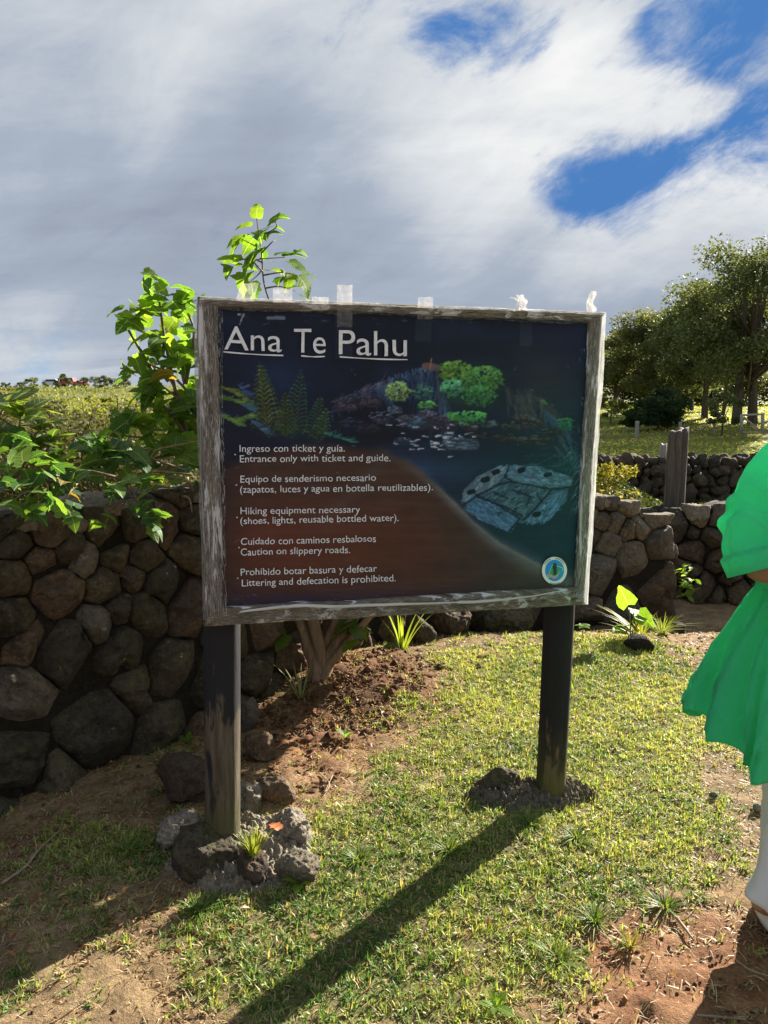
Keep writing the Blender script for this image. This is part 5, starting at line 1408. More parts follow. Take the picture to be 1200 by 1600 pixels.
# shrub with small yellow flowers against the board's right side
tree('flowering_shrub', 'shrub with yellow leaves rising beside the right edge of the sign', 'shrub', gx_(958, 8.6), 8.6, 1.15, .30, .42, .72, 900, .055, (.10, .12, .03), (.30, .26, .04), 114, None, .012, 16, low=.1)
wr_ = np.random.default_rng(77)
def mass(name, label, cat, boxes, n_, size, c0, c1, mat='weeds', kind='stuff', twig_n=0, seed=1, specks=0):
    r = np.random.default_rng(seed); C_ = []
    for (x0, x1, y0, y1, hf), frac in boxes:
        m_ = int(n_ * frac); x = r.uniform(x0, x1, m_); y = r.uniform(y0, y1, m_); z = r.uniform(0, 1, m_) ** .6
        hh = np.array([hf(a, b) for a, b in zip(x, y)]) * (1 + .22 * fbm(np.stack([x * 2.4, y * 2.4, x * 0], 1), 3))
        C_.append(np.stack([x, y, zg(x, y) + z * hh], 1))
    C_ = np.concatenate(C_); V, F = cards(C_, size, r)
    cl = sstep(fbm(C_ * 1.8, 3), -.4, .5)[:, None]; tone = .6 * cl + .4 * r.uniform(0, 1, (len(C_), 1))
    col = np.asarray(c0) + (np.asarray(c1) - np.asarray(c0)) * tone
    if specks:
        mk = r.uniform(size=len(C_)) < specks; col[mk] = (.40, .38, .30)
    V_, F_ = V, [F]; col = np.repeat(col, 4, 0)
    if twig_n:
        tb = []
        for _ in range(twig_n):
            b0 = C_[r.integers(len(C_))]; g_ = float(zg(b0[0], b0[1])); e = Vector(b0) + Vector(r.normal(size=3) * .12) + Vector((0, 0, .06))
            tb.append(tube([(b0[0] + r.normal() * .15, b0[1], g_), tuple((Vector(b0) + Vector(r.normal(size=3) * .05))), tuple(e)], [.009, .006, .003], 4))
        tv, tf = merge(tb); off = len(V_); V_ = np.vstack([V_, tv]); F_ = [F] + [f + off for f in tf]
        col = np.vstack([col, np.tile((.13, .10, .075), (len(tv), 1))])
        q4 = [f for f in F_ if f.shape[1] == 4]; q3 = [f for f in F_ if f.shape[1] == 3]; F_ = [np.vstack(q4)] + ([np.vstack(q3)] if q3 else [])
    o = mesh_np(name, V_, F_, M[mat], smooth=False, col=col); return tag(o, label, cat, kind=kind)
mass('thicket', 'dense brown and dark green thicket between the wall and the far field', 'thicket',
     [((-6.5, -1.5, 5.2, 7.4, lambda x, y: 1.22 + .08 * (y - 5.2)), .5), ((-9, -1.6, 7.4, 10, lambda x, y: 1.36 + .05 * max(0, -3 - x)), .5)], 90000, .055, (.030, .034, .016), (.11, .115, .045), mat='foliage', twig_n=900, seed=4, specks=.006)
mass('thicket', 'yellow green scrub between the dark thicket and the far cars', 'thicket', [((-34, 3, 16, 60, lambda x, y: .55), .6), ((-70, 6, 60, 120, lambda x, y: .7), .4)], 26000, .26, (.08, .10, .025), (.21, .22, .05), seed=6)
mass('weeds', 'dark leafy weeds in the dip between the boulder wall and the rubble wall', 'weeds', [((2.0, 4.6, 8.3, 9.9, lambda x, y: .22 + .42 * float(np.exp(-((x - 2.7) / .5) ** 2)) ), 1)], 11000, .045, (.020, .030, .012), (.085, .11, .03), mat='foliage', seed=9, specks=.006)
tree('bush', 'dark undergrowth closing the gap behind the trunks of the grove', 'undergrowth', gx_(1090, 46), 46, 2.6, 7.5, 1.0, 1.1, 14000, .24, (.035, .045, .02), (.09, .11, .04), 120, None, .05, 60, low=.04, ry=1.5)
mass('weeds', 'sparse grey green weeds hanging low on the shaded wall beside the path', 'weeds', [((3.1, 3.9, 6.55, 6.85, lambda x, y: .25), 1)], 300, .03, (.05, .06, .03), (.14, .14, .08), seed=10)

# far trees and bushes along the skyline on the left
FB = [(10, 588, 14, 60, 'leafless looking brown bush at the left end of the skyline'), (32, 592, 13, 64, 'small green tree second from the left on the skyline'), (52, 588, 18, 66, 'round yellow green bush left of the white car'), (70, 592, 9, 70, 'thin sapling just left of the white car'),
      (95, 588, 22, 75, 'wispy tree between the white and the red car'), (118, 588, 12, 110, 'little palm like tree behind the red car'), (134, 597, 18, 120, 'low dark bush right of the red car'), (150, 592, 20, 105, 'dark rounded tree behind the wispy one at the right'), (164, 590, 20, 62, 'feathery grey green tree left of the tall shrub'),
      (180, 592, 20, 90, 'broad dark tree at the right end of the skyline'), (196, 596, 18, 85, 'dark tree next to the tall shrub on the skyline'), (140, 604, 10, 58, 'small bushy sapling below the dark trees'), (168, 606, 16, 50, 'olive green sapling in the field before the tall shrub'), (-20, 590, 20, 62, 'bush just beyond the left edge of the picture')]
for i, (px, py, sz, Y, lb) in enumerate(FB):
    Y = 100 + (i * 7) % 24 if i < 11 or i == 13 else Y
    x = gx_(px, Y); z0 = float(zg(x, Y)); k = Y / FPX
    h = sz * k * (1.25 if i in (3, 7, 4) else 1.0) + .25; rx = sz * k * (.72 if i not in (3, 7) else .35)
    yel = i in (2, 11, 12)
    tree('tree' if h > 1.6 else 'bush', lb, 'tree' if h > 1.6 else 'bush', x, Y, h, rx, h * .42, h * .52, 1500, max(.10, rx * .17), (.10, .13, .03) if yel else (.045, .06, .032), (.2, .22, .05) if yel else (.11, .13, .06), 200 + i, 'trees and bushes on the left skyline', .04, 16, low=.04)

# fence posts, split post, stump, gate
def wood_post(name, label, px, ytop, ybot, wpx, Y, mat, seed, lean=0.0, group=None, cat='post', zb=None):
    t_ = at(px, ytop, Y); b_ = at(px - lean, ybot, Y); r = wpx / 2 / FPX * Y
    zb = float(zg(b_.x, Y)) - .05 if zb is None else zb
    k = (b_.z - zb) / max(1e-3, (t_.z - b_.z)); bx = b_.x + (b_.x - t_.x) * k
    rings = []
    for i in range(16):
        u = i / 15; z = zb + (t_.z - zb) * u; cx = bx + (t_.x - bx) * u; a = np.linspace(0, 2 * np.pi, 18, endpoint=False)
        rr_ = r * (1 + .10 * fbm(np.stack([np.cos(a) * 1.5, np.sin(a) * 1.5, np.full(18, u * 1.2 + seed)], 1), 3))
        zt = z + (r * .5 * np.sin(a * 3 + seed) * (u == 1))
        rings.append(np.stack([cx + np.cos(a) * rr_, Y + np.sin(a) * rr_, zt + 0 * a], 1))
    V, Fs = loft(rings); o = mesh_np(name, V, Fs, mat); return tag(o, label, cat, group)
sp = empty('split_post', at(1055, 800, 7.6), 'old split grey wooden post standing between the two walls', 'post')
for (pxt, pxb, wd_, yt, Y, sd_) in [(1056, 1048, 19, 674, 7.60, 1), (1067, 1059, 16, 670, 7.64, 2)]:
    b_ = at(pxb, 803, Y); t_ = at(pxt, yt, Y); r = wd_ / 2 / FPX * Y * 1.08; rings = []
    zb = float(zg(b_.x, Y)) - .05; k = (b_.z - zb) / (t_.z - b_.z)
    for i in range(26):
        u = i / 25; z = zb + (t_.z - zb) * u; cx = b_.x - (t_.x - b_.x) * k + (t_.x - b_.x) * (1 + k) * u; a = np.linspace(0, 2 * np.pi, 20, endpoint=False)
        rr_ = r * (1.12 - .12 * u) * (1 + .14 * fbm(np.stack([np.cos(a) * 1.7, np.sin(a) * 1.7, np.full(20, u * 1.6 + sd_ * 4)], 1), 3))
        rings.append(np.stack([cx + np.cos(a) * rr_, Y + np.sin(a) * rr_ * 1.3, z + (np.sin(a * 4 + sd_) * .012 + np.cos(a) * .01) * (u == 1)], 1))
    V, Fs = loft(rings); mesh_np('post_half', V, Fs, M['old_wood'], sp)
wood_post('stump', 'short pale weathered stump sticking out of the rubble wall', 1036, 695, 722, 11, 10.35, M['grey_wood'], 3, 0, None, 'stump', zb=.3)
FG = 'grey fence posts at the edge of the grove'
wood_post('fence_post', 'short leaning grey fence post below the dark round bush', 996, 659, 678, 6, 24, M['grey_wood'], 4, 1, FG)
wood_post('fence_post', 'thin grey fence post just left of the top of the split post', 1063, 660, 682, 5, 24, M['grey_wood'], 5, 0, FG)
wood_post('fence_post', 'grey fence post in the shade between the bush and the gate', 1116, 656, 680, 4, 24, M['grey_wood'], 6, 0, FG)
gate = empty('rail_gate', at(1178, 675, 22.5), 'grey pole gate with a slanting rail under the tallest tree', 'gate')
def pole(a, b, r, nm): 
    V, Fs = tube([a, (Vector(a) + Vector(b)) / 2, b], r, 8, .1); mesh_np(nm, V, Fs, M['grey_wood'], gate)
pole(at(1159, 648, 22.5), at(1158, 678, 22.5), .05, 'gate_post'); pole(at(1192, 646, 22.4), at(1191, 677, 22.4), .05, 'gate_post'); pole(at(1157, 649, 22.5), at(1194, 647, 22.4), .03, 'rail'); pole(at(1162, 652, 22.5), at(1188, 673, 22.4), .03, 'rail'); pole(at(1158, 676, 22.5), at(1194, 676, 22.4), .035, 'rail')

# ------------------------------------------------------------------ two parked cars far off
M['car_white'] = flat_mat('white_car_paint', (.80, .80, .80), .3, .5, coat=.6)
M['car_red'] = flat_mat('red_car_paint', (.55, .03, .05), .3, .5, coat=.6)
M['car_glass'] = flat_mat('car_glass', (.03, .035, .04), .08, .6)
M['tyre'] = flat_mat('tyre', (.02, .02, .02), .8)
M['lamp'] = flat_mat('lamp_lens', (.75, .72, .65), .2)
def car(px, py, Y, mat, label, pick, rz):
    g_ = at(px, py, Y); z0 = float(zg(g_.x, Y)); root = empty('parked_car', (g_.x, Y, z0 + .02), label, 'car', 'cars parked beyond the field', rz=rz)
    def prof(pts, hw, nm, mt, bev=.06):
        rings = []
        for yv, ins in ((-hw, bev), (-hw + bev, 0), (hw - bev, 0), (hw, bev)):
            c_ = np.mean(pts, 0); rings.append([(q[0] + (c_[0] - q[0]) * ins * .5, yv, q[1] + (c_[1] - q[1]) * ins * .6) for q in pts])
        V, Fs = loft(rings); me = mesh_np(nm, V, Fs, mt, False if False else None, smooth=False) if False else mesh_np(nm, V, Fs, mt, parent=False, smooth=False)
        o = bpy.data.objects.new(nm, me); COL.objects.link(o); o.parent = root; return o
    if pick:
        prof([(-2.6, .45), (-2.6, 1.0), (-.5, 1.02), (-.35, 1.1), (1.3, 1.1), (2.45, .98), (2.6, .8), (2.6, .4)], .88, 'body', mat)
        cab = prof([(-.5, 1.05), (-.3, 1.72), (.8, 1.74), (1.45, 1.08)], .78, 'cabin', mat); prof([(-.42, 1.18), (-.25, 1.62), (.74, 1.64), (1.25, 1.18)], .80, 'side_window', M['car_glass'])
    else:
        prof([(-2.1, .35), (-2.15, .8), (-2.0, 1.0), (1.1, .98), (2.05, .82), (2.15, .6), (2.1, .35)], .86, 'body', mat)
        prof([(-1.8, .95), (-1.35, 1.48), (.35, 1.50), (1.15, .95)], .74, 'cabin', mat); prof([(-1.6, 1.02), (-1.25, 1.40), (.30, 1.42), (.95, 1.02)], .76, 'side_window', M['car_glass'])
    for x in (-1.45, 1.4):
        for s_ in (-1, 1):
            a = np.linspace(0, 2 * np.pi, 20, endpoint=False)
            rings = [np.stack([x + np.cos(a) * r_, np.full(20, s_ * yv), .34 + np.sin(a) * r_], 1) for r_, yv in ((.30, .70), (.34, .74), (.34, .88), (.22, .90), (.20, .87))]
            V, Fs = loft(rings); me = mesh_np('wheel', V, Fs, M['tyre'], parent=False); o = bpy.data.objects.new('wheel', me); COL.objects.link(o); o.parent = root
    for s_ in (-1, 1):
        V, Fs = box(2.05 + .45 * pick, 2.18 + .45 * pick, s_ * .62 - .14, s_ * .62 + .14, .62, .78); me = mesh_np('headlight', V, Fs, M['lamp'], parent=False, smooth=False); o = bpy.data.objects.new('headlight', me); COL.objects.link(o); o.parent = root
    return root
car(85, 603, 150, M['car_white'], 'white car parked on the skyline left of the red one', 0, .2)
car(114, 603, 150, M['car_red'], 'red pickup parked on the skyline right of the white car', 1, math.pi)

# ------------------------------------------------------------------ small plants
def blades(name, label, cat, base, n_, L_, w_, c0, c1, seed, spread=.5, kind=None, mat='grass', up=1.0):
    r = np.random.default_rng(seed); V = []; F = []; col = []
    for i in range(n_):
        a = r.uniform(0, 6.283); ln = L_ * r.uniform(.6, 1.15); sp_ = spread * r.uniform(.2, 1.2)
        d = Vector((math.cos(a), math.sin(a), 0)); s_ = Vector((-d.y, d.x, 0)); p0 = Vector(base) + d * r.uniform(0, .02)
        c = np.asarray(c0) + (np.asarray(c1) - np.asarray(c0)) * r.uniform()
        for k in range(7):
            u = k / 6; q = p0 + d * (ln * sp_ * u * (1 + .6 * u)) + Vector((0, 0, up * ln * (u - .45 * sp_ * u * u)))
            ww = w_ * (1 - u ** 2) * .5 + .0004; st = len(V)
            V += [tuple(q - s_ * ww), tuple(q + Vector((0, 0, -ww * .3))), tuple(q + s_ * ww)]; col += [c] * 3
            if k: F += [(st - 3, st - 2, st + 1, st), (st - 2, st - 1, st + 2, st + 1)]
    o = mesh_np(name, np.array(V), np.array(F), M[mat], col=np.array(col)); return tag(o, label, cat, kind=kind)
G = gp
gq = G(628, 1012, .05); blades('grass_tuft', 'bright spiky grass tuft on the soil mound right of the trunk', 'grass tuft', (gq.x, 4.45, zs(gq.x, 4.45)), 16, .30, .016, (.16, .24, .03), (.30, .36, .06), 1, .35)
gq = G(470, 1075, .1); blades('grass_tuft', 'pale long grass tuft left of the shrub trunk', 'grass tuft', (gq.x, 3.72, zs(gq.x, 3.72)), 14, .22, .007, (.20, .24, .08), (.40, .40, .18), 2, .7)
gq = G(396, 1330, .1); blades('grass_tuft', 'yellow green grass tuft growing on the left post footing', 'grass tuft', (gq.x, gq.y, .09), 60, .09, .005, (.18, .24, .03), (.32, .34, .07), 3, .4)
gq = G(985, 1480); blades('grass_tuft', 'yellowish grass tuft by the bare red soil', 'grass tuft', (gq.x, gq.y, 0), 46, .05, .004, (.16, .18, .04), (.40, .34, .12), 4, .6)
for i, (px, py, lb) in enumerate([(870, 1495, 'dark spreading grass tuft near the bottom of the picture'), (1040, 1420, 'dark grass tuft beside the bare soil and the fallen stick'), (930, 1440, 'low green tuft left of the fallen stick'), (900, 1310, 'low green tuft right below the right post footing'),
                                  (830, 1290, 'grass tuft in the shade of the right post footing'), (560, 1345, 'grass tuft right of the left footing'), (200, 1330, 'green tuft in the shade left of the rocks'), (310, 1425, 'green tuft in the shade below the boulder'), (700, 1330, 'grass tuft on the edge of the post shadow')]):
    gq = G(px, py); blades('grass_tuft', lb, 'grass tuft', (gq.x, gq.y, zs(gq.x, gq.y)), 90, .040, .0042, (.06, .12, .02), (.20, .26, .05), 20 + i, 1.25)
gq = G(1005, 1000); blades('grass_tuft', 'tangled yellow grass under the heart shaped leaf', 'grass tuft', (gq.x - .02, gq.y, zs(gq.x, gq.y)), 50, .22, .010, (.20, .26, .04), (.46, .42, .14), 40, .95)
gq = G(1035, 985); blades('grass_tuft', 'fresh grass tuft at the corner of the path', 'grass tuft', (gq.x, gq.y, zs(gq.x, gq.y)), 50, .16, .007, (.14, .22, .03), (.28, .34, .06), 41, .7)
# heart leaved plant in front of the wall
HEART = [(.30, -.16), (.46, .06), (.46, .28), (.36, .52), (.22, .74), (.09, .92)]
M['leaf_bright'] = obj_leaf('heart_leaf', (.11, .20, .03), (.13, .23, .03), (.15, .24, .04), trans=.6, dry=0)
hl = leaf_mesh('leaf', HEART, M['leaf_bright'], .3, 9, .25)
gq = G(985, 1000); ar = empty('heart_leaved_plant', (gq.x, gq.y, zs(gq.x, gq.y)), 'plant with one bright heart shaped leaf before the shaded wall', 'plant')
hy = gq.y
put_leaf(ar, hl, at(982, 945, hy), .135, 2.9, 1.9, .5); put_leaf(ar, hl, at(990, 960, hy), .14, -1.2, -.2, .4); put_leaf(ar, hl, at(998, 958, hy + .02), .13, -2.6, -.8, .6)
put_leaf(ar, hl, at(985, 978, hy), .11, 1.6, .1, .2); put_leaf(ar, hl, at(972, 985, hy - .03), .10, 2.2, .1, -.3)
tw = []
for a, b in [((985, 1000), (983, 952)), ((987, 1000), (990, 958)), ((988, 1000), (999, 962)), ((984, 1002), (978, 984))]: tw.append(tube([at(*a, hy), at((a[0] + b[0]) / 2 + 1, (a[1] + b[1]) / 2, hy), at(*b, hy)], .0045, 6))
V, Fs = merge(tw); M['stem'] = flat_mat('green_stem', (.16, .22, .05), .5, trans=.3); mesh_np('stems', V, Fs, M['stem'], ar)
gq = G(911, 1004); ap = empty('seedling', (gq.x, gq.y, zs(gq.x, gq.y)), 'small pale green seedling right beside the right sign post', 'plant')
for k in range(5): put_leaf(ap, hl, at(911, 978, gq.y), .055, k * 1.256, .1, .2)
V, Fs = tube([at(911, 1004, gq.y), at(910, 978, gq.y)], .003, 6); mesh_np('stem', V, Fs, M['stem'], ap)
# weed growing out of the end of the wall
wd_ = empty('weed', at(1068, 910, 6.2), 'thin leafy weed growing from the end of the stone wall', 'weed')
tw = []; lm = leaf_mesh('leaf', OVAL, M['leaf_bright'], .3, 12)
for a, b in [((1058, 930), (1078, 890)), ((1062, 925), (1085, 905)), ((1062, 930), (1076, 932)), ((1060, 900), (1070, 885)), ((1066, 915), (1083, 925))]:
    A, B = at(*a, 6.15), at(*b, 6.12); tw.append(tube([A, (A + B) / 2 + Vector((0, 0, .02)), B], .004, 5))
    for k in range(7):
        q = A.lerp(B, .35 + .65 * k / 6); put_leaf(wd_, lm, q, rs.uniform(.05, .09), rs.uniform(0, 6.28), rs.uniform(-.3, .8), rs.normal() * .4)
V, Fs = merge(tw); mesh_np('stems', V, Fs, M['stem'], wd_)
# sprouts
for i, (px, py, s_, lb) in enumerate([(540, 1155, .05, 'two leaved sprout on the dry ground below the soil mound'), (293, 1165, .05, 'small green sprout in the shade left of the left post'), (85, 1165, .035, 'tiny sprout between two big stones at the foot of the wall'), (470, 1385, .05, 'green leaf blades between the stones at the right of the left footing'), (773, 1575, .04, 'small bright sprout near the bottom edge')]):
    gq = G(px, py); e = empty('sprout', (gq.x, gq.y, zs(gq.x, gq.y)), lb, 'sprout')
    for k in range(5): put_leaf(e, lm, (gq.x, gq.y, zs(gq.x, gq.y) + .01), s_ * rs.uniform(.8, 1.5), k * 1.3 + i, rs.uniform(.2, .9), 0)
# fallen sticks and a dead leaf
M['stick'] = wood_mat('dry_stick', (.20, .14, .09), (.45, .36, .25), axis='X')
def stick(lb, pts, r):
    P = [G(x, y) + Vector((0, 0, zs(G(x, y).x, G(x, y).y) + .012)) for x, y in pts]
    V, Fs = tube(spline(P, 14), [r * (1 - .5 * k / 13) for k in range(14)], 7, .15); tag(mesh_np('stick', V, Fs, M['stick']), lb, 'stick')
stick('pale fallen stick on the red soil beside the dark tuft', [(1057, 1438), (1070, 1456), (1084, 1474)], .006)
stick('long thin stick lying in the shade at the left', [(2, 1385), (40, 1360), (60, 1335), (95, 1300)], .006)
stick('curled yellow straw by the left footing', [(345, 1150), (430, 1285), (470, 1330)][1:] + [(500, 1345)], .0025)
stick('bent root twig on the brown ground', [(500, 1210), (515, 1230), (507, 1245), (520, 1215)], .003)
stick('straw stalk in the shadow of the person', [(1150, 1505), (1172, 1520), (1200, 1528)], .003)
stick('dry twig on the soil at the bottom right', [(1080, 1590), (1120, 1592), (1165, 1595)], .004)
M['dead_leaf'] = flat_mat('dead_leaf', (.42, .13, .04), .6, trans=.35)
dl = leaf_mesh('dead_leaf', LOBED, M['dead_leaf'], .5, 20, .4); gq = G(437, 1312, .1)
o = bpy.data.objects.new('dead_leaf', dl); COL.objects.link(o); o.location = (gq.x, gq.y, .14); o.scale = (.05,) * 3; o.rotation_euler = (.2, .1, 1.0); tag(o, 'orange brown dead leaf lying on the left post footing', 'leaf')

# ------------------------------------------------------------------ grass and straw
def grass_stuff(name, label, cat, n_try, region, hgt, wid, colf, accept, seed, lying=0.0):
    r = np.random.default_rng(seed)
    x = r.uniform(region[0], region[1], n_try); y = region[2] + (region[3] - region[2]) * r.uniform(0, 1, n_try)
    # keep what the view cone and a margin round it can hold
    k = np.abs(x) < .62 * y + .5; x, y = x[k], y[k]
    k = accept(x, y, r); x, y = x[k], y[k]; n_ = len(x)
    z = zgn(x, y) - .004
    a = r.uniform(0, 6.283, n_); L_ = hgt * r.uniform(.45, 1.4, n_) * (1 + .25 * (y > 3.5)); ww = wid * r.uniform(.6, 1.3, n_) * np.maximum(1, y / 3.2)
    lean = np.clip(np.abs(r.normal(.55 + lying, .35, n_)), .05, 1.45)
    dx, dy = np.cos(a), np.sin(a); sx, sy = -dy, dx
    # curved blade: three stations
    P = []
    for u, wf in ((0, 1.0), (.5, .85), (1.0, 0)):
        le = lean * (.6 + .7 * u); ox = dx * np.sin(le) * L_ * u; oy = dy * np.sin(le) * L_ * u; oz = np.maximum(np.cos(le) * L_ * u, .003 * u)
        c = np.stack([x + ox, y + oy, z + oz + .002], 1); s_ = np.stack([sx * ww / 2 * wf, sy * ww / 2 * wf, 0 * sx], 1)
        if wf: P += [c - s_, c + s_]
        else: P += [c]
    V = np.stack(P, 1).reshape(-1, 3); b = np.arange(n_) * 5
    Q = np.stack([b, b + 1, b + 3, b + 2], 1); T = np.stack([b + 2, b + 3, b + 4], 1)
    c = colf(x, y, r, n_); o = mesh_np(name, V, [Q, T], M['grass'], smooth=False, col=np.repeat(c, 5, 0))
    print(name, n_); return tag(o, label, cat, kind='stuff')
def acc_green(x, y, r):
    g_ = green_mask(x, y); d = sstep(g_, .18, .85)
    path = sstep(y, 5.0, 5.3) * sstep(x, 1.9, 2.3)
    return (r.uniform(size=len(x)) < (d * .97 + .03) * (1 - path * .9) * (y < 6.2))
def col_green(x, y, r, n_):
    P = np.stack([x, y, 0 * x], 1); t = np.clip(.5 + fbm(P * 5, 3) * .8 + r.normal(size=n_) * .28, 0, 1)[:, None]
    yl = sstep(y, 2.6, 3.6)[:, None]
    a = np.array([.10, .17, .028]); b = np.array([.37, .38, .085]); c = a + (b - a) * np.clip(t * (.75 + .35 * yl), 0, 1)
    return c * r.uniform(.6, 1.35, (n_, 1))
def tufts(name, label, cat, n_try, region, per, hgt, wid, colf, accept, seed, lean0=.75):
    """little rosettes of blades, each rosette one shade"""
    r = np.random.default_rng(seed)
    x = r.uniform(region[0], region[1], n_try); y = r.uniform(region[2], region[3], n_try)
    k = np.abs(x) < .62 * y + .5; x, y = x[k], y[k]; k = accept(x, y, r); x, y = x[k], y[k]; nt_ = len(x)
    ct = colf(x, y, r, nt_); ht = r.uniform(.6, 1.45, nt_)
    x = np.repeat(x, per) + r.normal(size=nt_ * per) * .007; y = np.repeat(y, per) + r.normal(size=nt_ * per) * .007; n_ = len(x)
    L_ = hgt * np.repeat(ht, per) * r.uniform(.5, 1.3, n_); ww = wid * r.uniform(.6, 1.3, n_) * np.maximum(1, y / 3.4)
    z = zgn(x, y) - .003; a = r.uniform(0, 6.283, n_); lean = np.clip(r.normal(lean0, .38, n_), .05, 1.5)
    dx, dy = np.cos(a), np.sin(a); tw_ = r.normal(size=n_) * .5; sx, sy, sz = -dy * np.cos(tw_), dx * np.cos(tw_), np.sin(tw_)
    P = []
    for u, wf in ((0, .7), (.5, 1.0), (1.0, 0)):
        le = np.minimum(lean * (.55 + .75 * u), 1.75); c = np.stack([x + dx * np.sin(le) * L_ * u, y + dy * np.sin(le) * L_ * u, z + np.maximum(np.cos(le) * L_ * u, .002 + .002 * u)], 1)
        s_ = np.stack([sx * ww / 2 * wf, sy * ww / 2 * wf, sz * ww / 2 * wf], 1)
        P += [c - s_, c + s_] if wf else [c]
    V = np.stack(P, 1).reshape(-1, 3); b = np.arange(n_) * 5
    c = np.repeat(ct, per, 0) * r.uniform(.7, 1.35, (n_, 1)); dead = r.uniform(size=n_) < .17
    c[dead] = np.array([.50, .40, .22]) * r.uniform(.6, 1.1, (dead.sum(), 1))
    o = mesh_np(name, V, [np.stack([b, b + 1, b + 3, b + 2], 1), np.stack([b + 2, b + 3, b + 4], 1)], M['grass'], smooth=False, col=np.repeat(c, 5, 0))
    print(name, n_); return tag(o, label, cat, kind='stuff')
def col_tuft(x, y, r, n_):
    P = np.stack([x, y, 0 * x], 1); t = np.clip(.48 + fbm(P * 4, 3) * .9 + r.normal(size=n_) * .30 + .22 * sstep(y, 2.5, 3.6), 0, 1)[:, None]
    return np.array([.075, .155, .032]) + (np.array([.33, .38, .10]) - np.array([.075, .155, .032])) * t
tufts('lawn_grass', 'short yellow green grass covering the lawn around the sign', 'grass', 88000, (-2.4, 3.2, 1.45, 6.2), 9, .024, .0043, col_tuft, acc_green, 1)
def acc_dry(x, y, r):
    g_ = green_mask(x, y); bare = np.clip(blobs(x, y, [(1000, 1545, .13, 1.0), (1120, 1500, .14, .8), (620, 1110, .18, .5), (1110, 1000, .7, .7)]), 0, 1)
    return r.uniform(size=len(x)) < (.42 + .40 * (1 - sstep(g_, .4, 1.1))) * (1 - .88 * bare) * (.35 + .65 * (fbm(np.stack([x, y, 0 * x], 1) * 15 + 3, 2) > -.1))
def col_dry(x, y, r, n_):
    t = r.uniform(size=(n_, 1)); c = np.array([.17, .10, .055]) + (np.array([.50, .38, .22]) - np.array([.17, .10, .055])) * t ** 1.3
    red = np.clip(blobs(x, y, [(530, 1190, .35, 1), (600, 1090, .35, 1)]), 0, 1)[:, None]
    return c * (1 - red * .35 * np.array([.3, .9, 1.1]))
grass_stuff('dry_litter', 'dead straw and dry grass clippings lying on the bare soil', 'straw', 240000, (-2.4, 3.2, 1.45, 5.6), .026, .0048, col_dry, acc_dry, 2, lying=.80)
def acc_long(x, y, r): return r.uniform(size=len(x)) < .18 + .5 * (1 - sstep(green_mask(x, y), .6, 1.2))
grass_stuff('long_straw', 'longer bleached straws scattered over the ground', 'straw', 17000, (-2.2, 2.6, 1.45, 4.2), .055, .0028, lambda x, y, r, n_: np.array([.50, .42, .27]) * r.uniform(.6, 1.25, (n_, 1)), acc_long, 3, lying=.85)
def acc_mead(x, y, r): return r.uniform(size=len(x)) < np.clip(1.2 - y / 40, .2, 1)
rm = np.random.default_rng(12); nm = 70000
x = rm.uniform(1.5, 40, nm); y = 11 + 40 * rm.uniform(0, 1, nm) ** 1.2; k = (x < .62 * y + 1); x, y = x[k], y[k]
V, F = cards(np.stack([x, y, zgn(x, y) + .02], 1), .16, rm, .25, 2.0)
t = sstep(fbm(np.stack([x * .3, y * .9, 0 * x], 1), 3), -.3, .4)[:, None]
c = np.array([.20, .27, .04]) + (np.array([.55, .52, .10]) - np.array([.20, .27, .04])) * t
tag(mesh_np('meadow_grass', V, F, M['grass'], smooth=False, col=np.repeat(c * rm.uniform(.7, 1.3, (len(x), 1)), 4, 0)), 'rough bright grass of the meadow between the rubble wall and the grove', 'grass', kind='stuff')

# fallen leaves and bits under the vine and round the footings
rl = np.random.default_rng(19); pts = []
for px, py, rad, k in [(120, 1240, .5, 260), (250, 1180, .3, 140), (60, 1400, .4, 120), (380, 1180, .25, 80), (520, 1130, .35, 120), (1000, 990, .3, 60), (330, 1450, .25, 60), (860, 1480, .3, 40)]:
    g_ = gp(px, py)
    for _ in range(k):
        a, q = rl.uniform(0, 6.283), rad * math.sqrt(rl.uniform()); pts.append((g_.x + math.cos(a) * q * 1.3, g_.y + math.sin(a) * q * .8))
pts = np.array(pts); C_ = np.stack([pts[:, 0], pts[:, 1], zgn(pts[:, 0], pts[:, 1]) + .010], 1); n_ = len(C_)
a = rl.uniform(0, 6.283, n_); d1 = np.stack([np.cos(a), np.sin(a), rl.normal(size=n_) * .25], 1); d2 = np.stack([-np.sin(a), np.cos(a), rl.normal(size=n_) * .35], 1); sz = rl.uniform(.010, .034, n_)[:, None]
V = np.stack([C_ - d1 * sz * .5, C_ + d2 * sz * .28 + np.array([0, 0, .004]), C_ + d1 * sz * .5, C_ - d2 * sz * .28 + np.array([0, 0, .004])], 1).reshape(-1, 3)
b = np.arange(n_) * 4; F = np.concatenate([np.stack([b, b + 1, b + 2], 1), np.stack([b, b + 2, b + 3], 1)])
cc = np.array([.22, .12, .055]) * rl.uniform(.4, 1.7, (n_, 1)); cc[rl.uniform(size=n_) < .15] = (.30, .24, .10)
tag(mesh_np('leaf_litter', V, F, M['grass'], smooth=False, col=np.repeat(cc, 4, 0)), 'small brown fallen leaves scattered at the foot of the wall', 'leaf litter', kind='stuff')

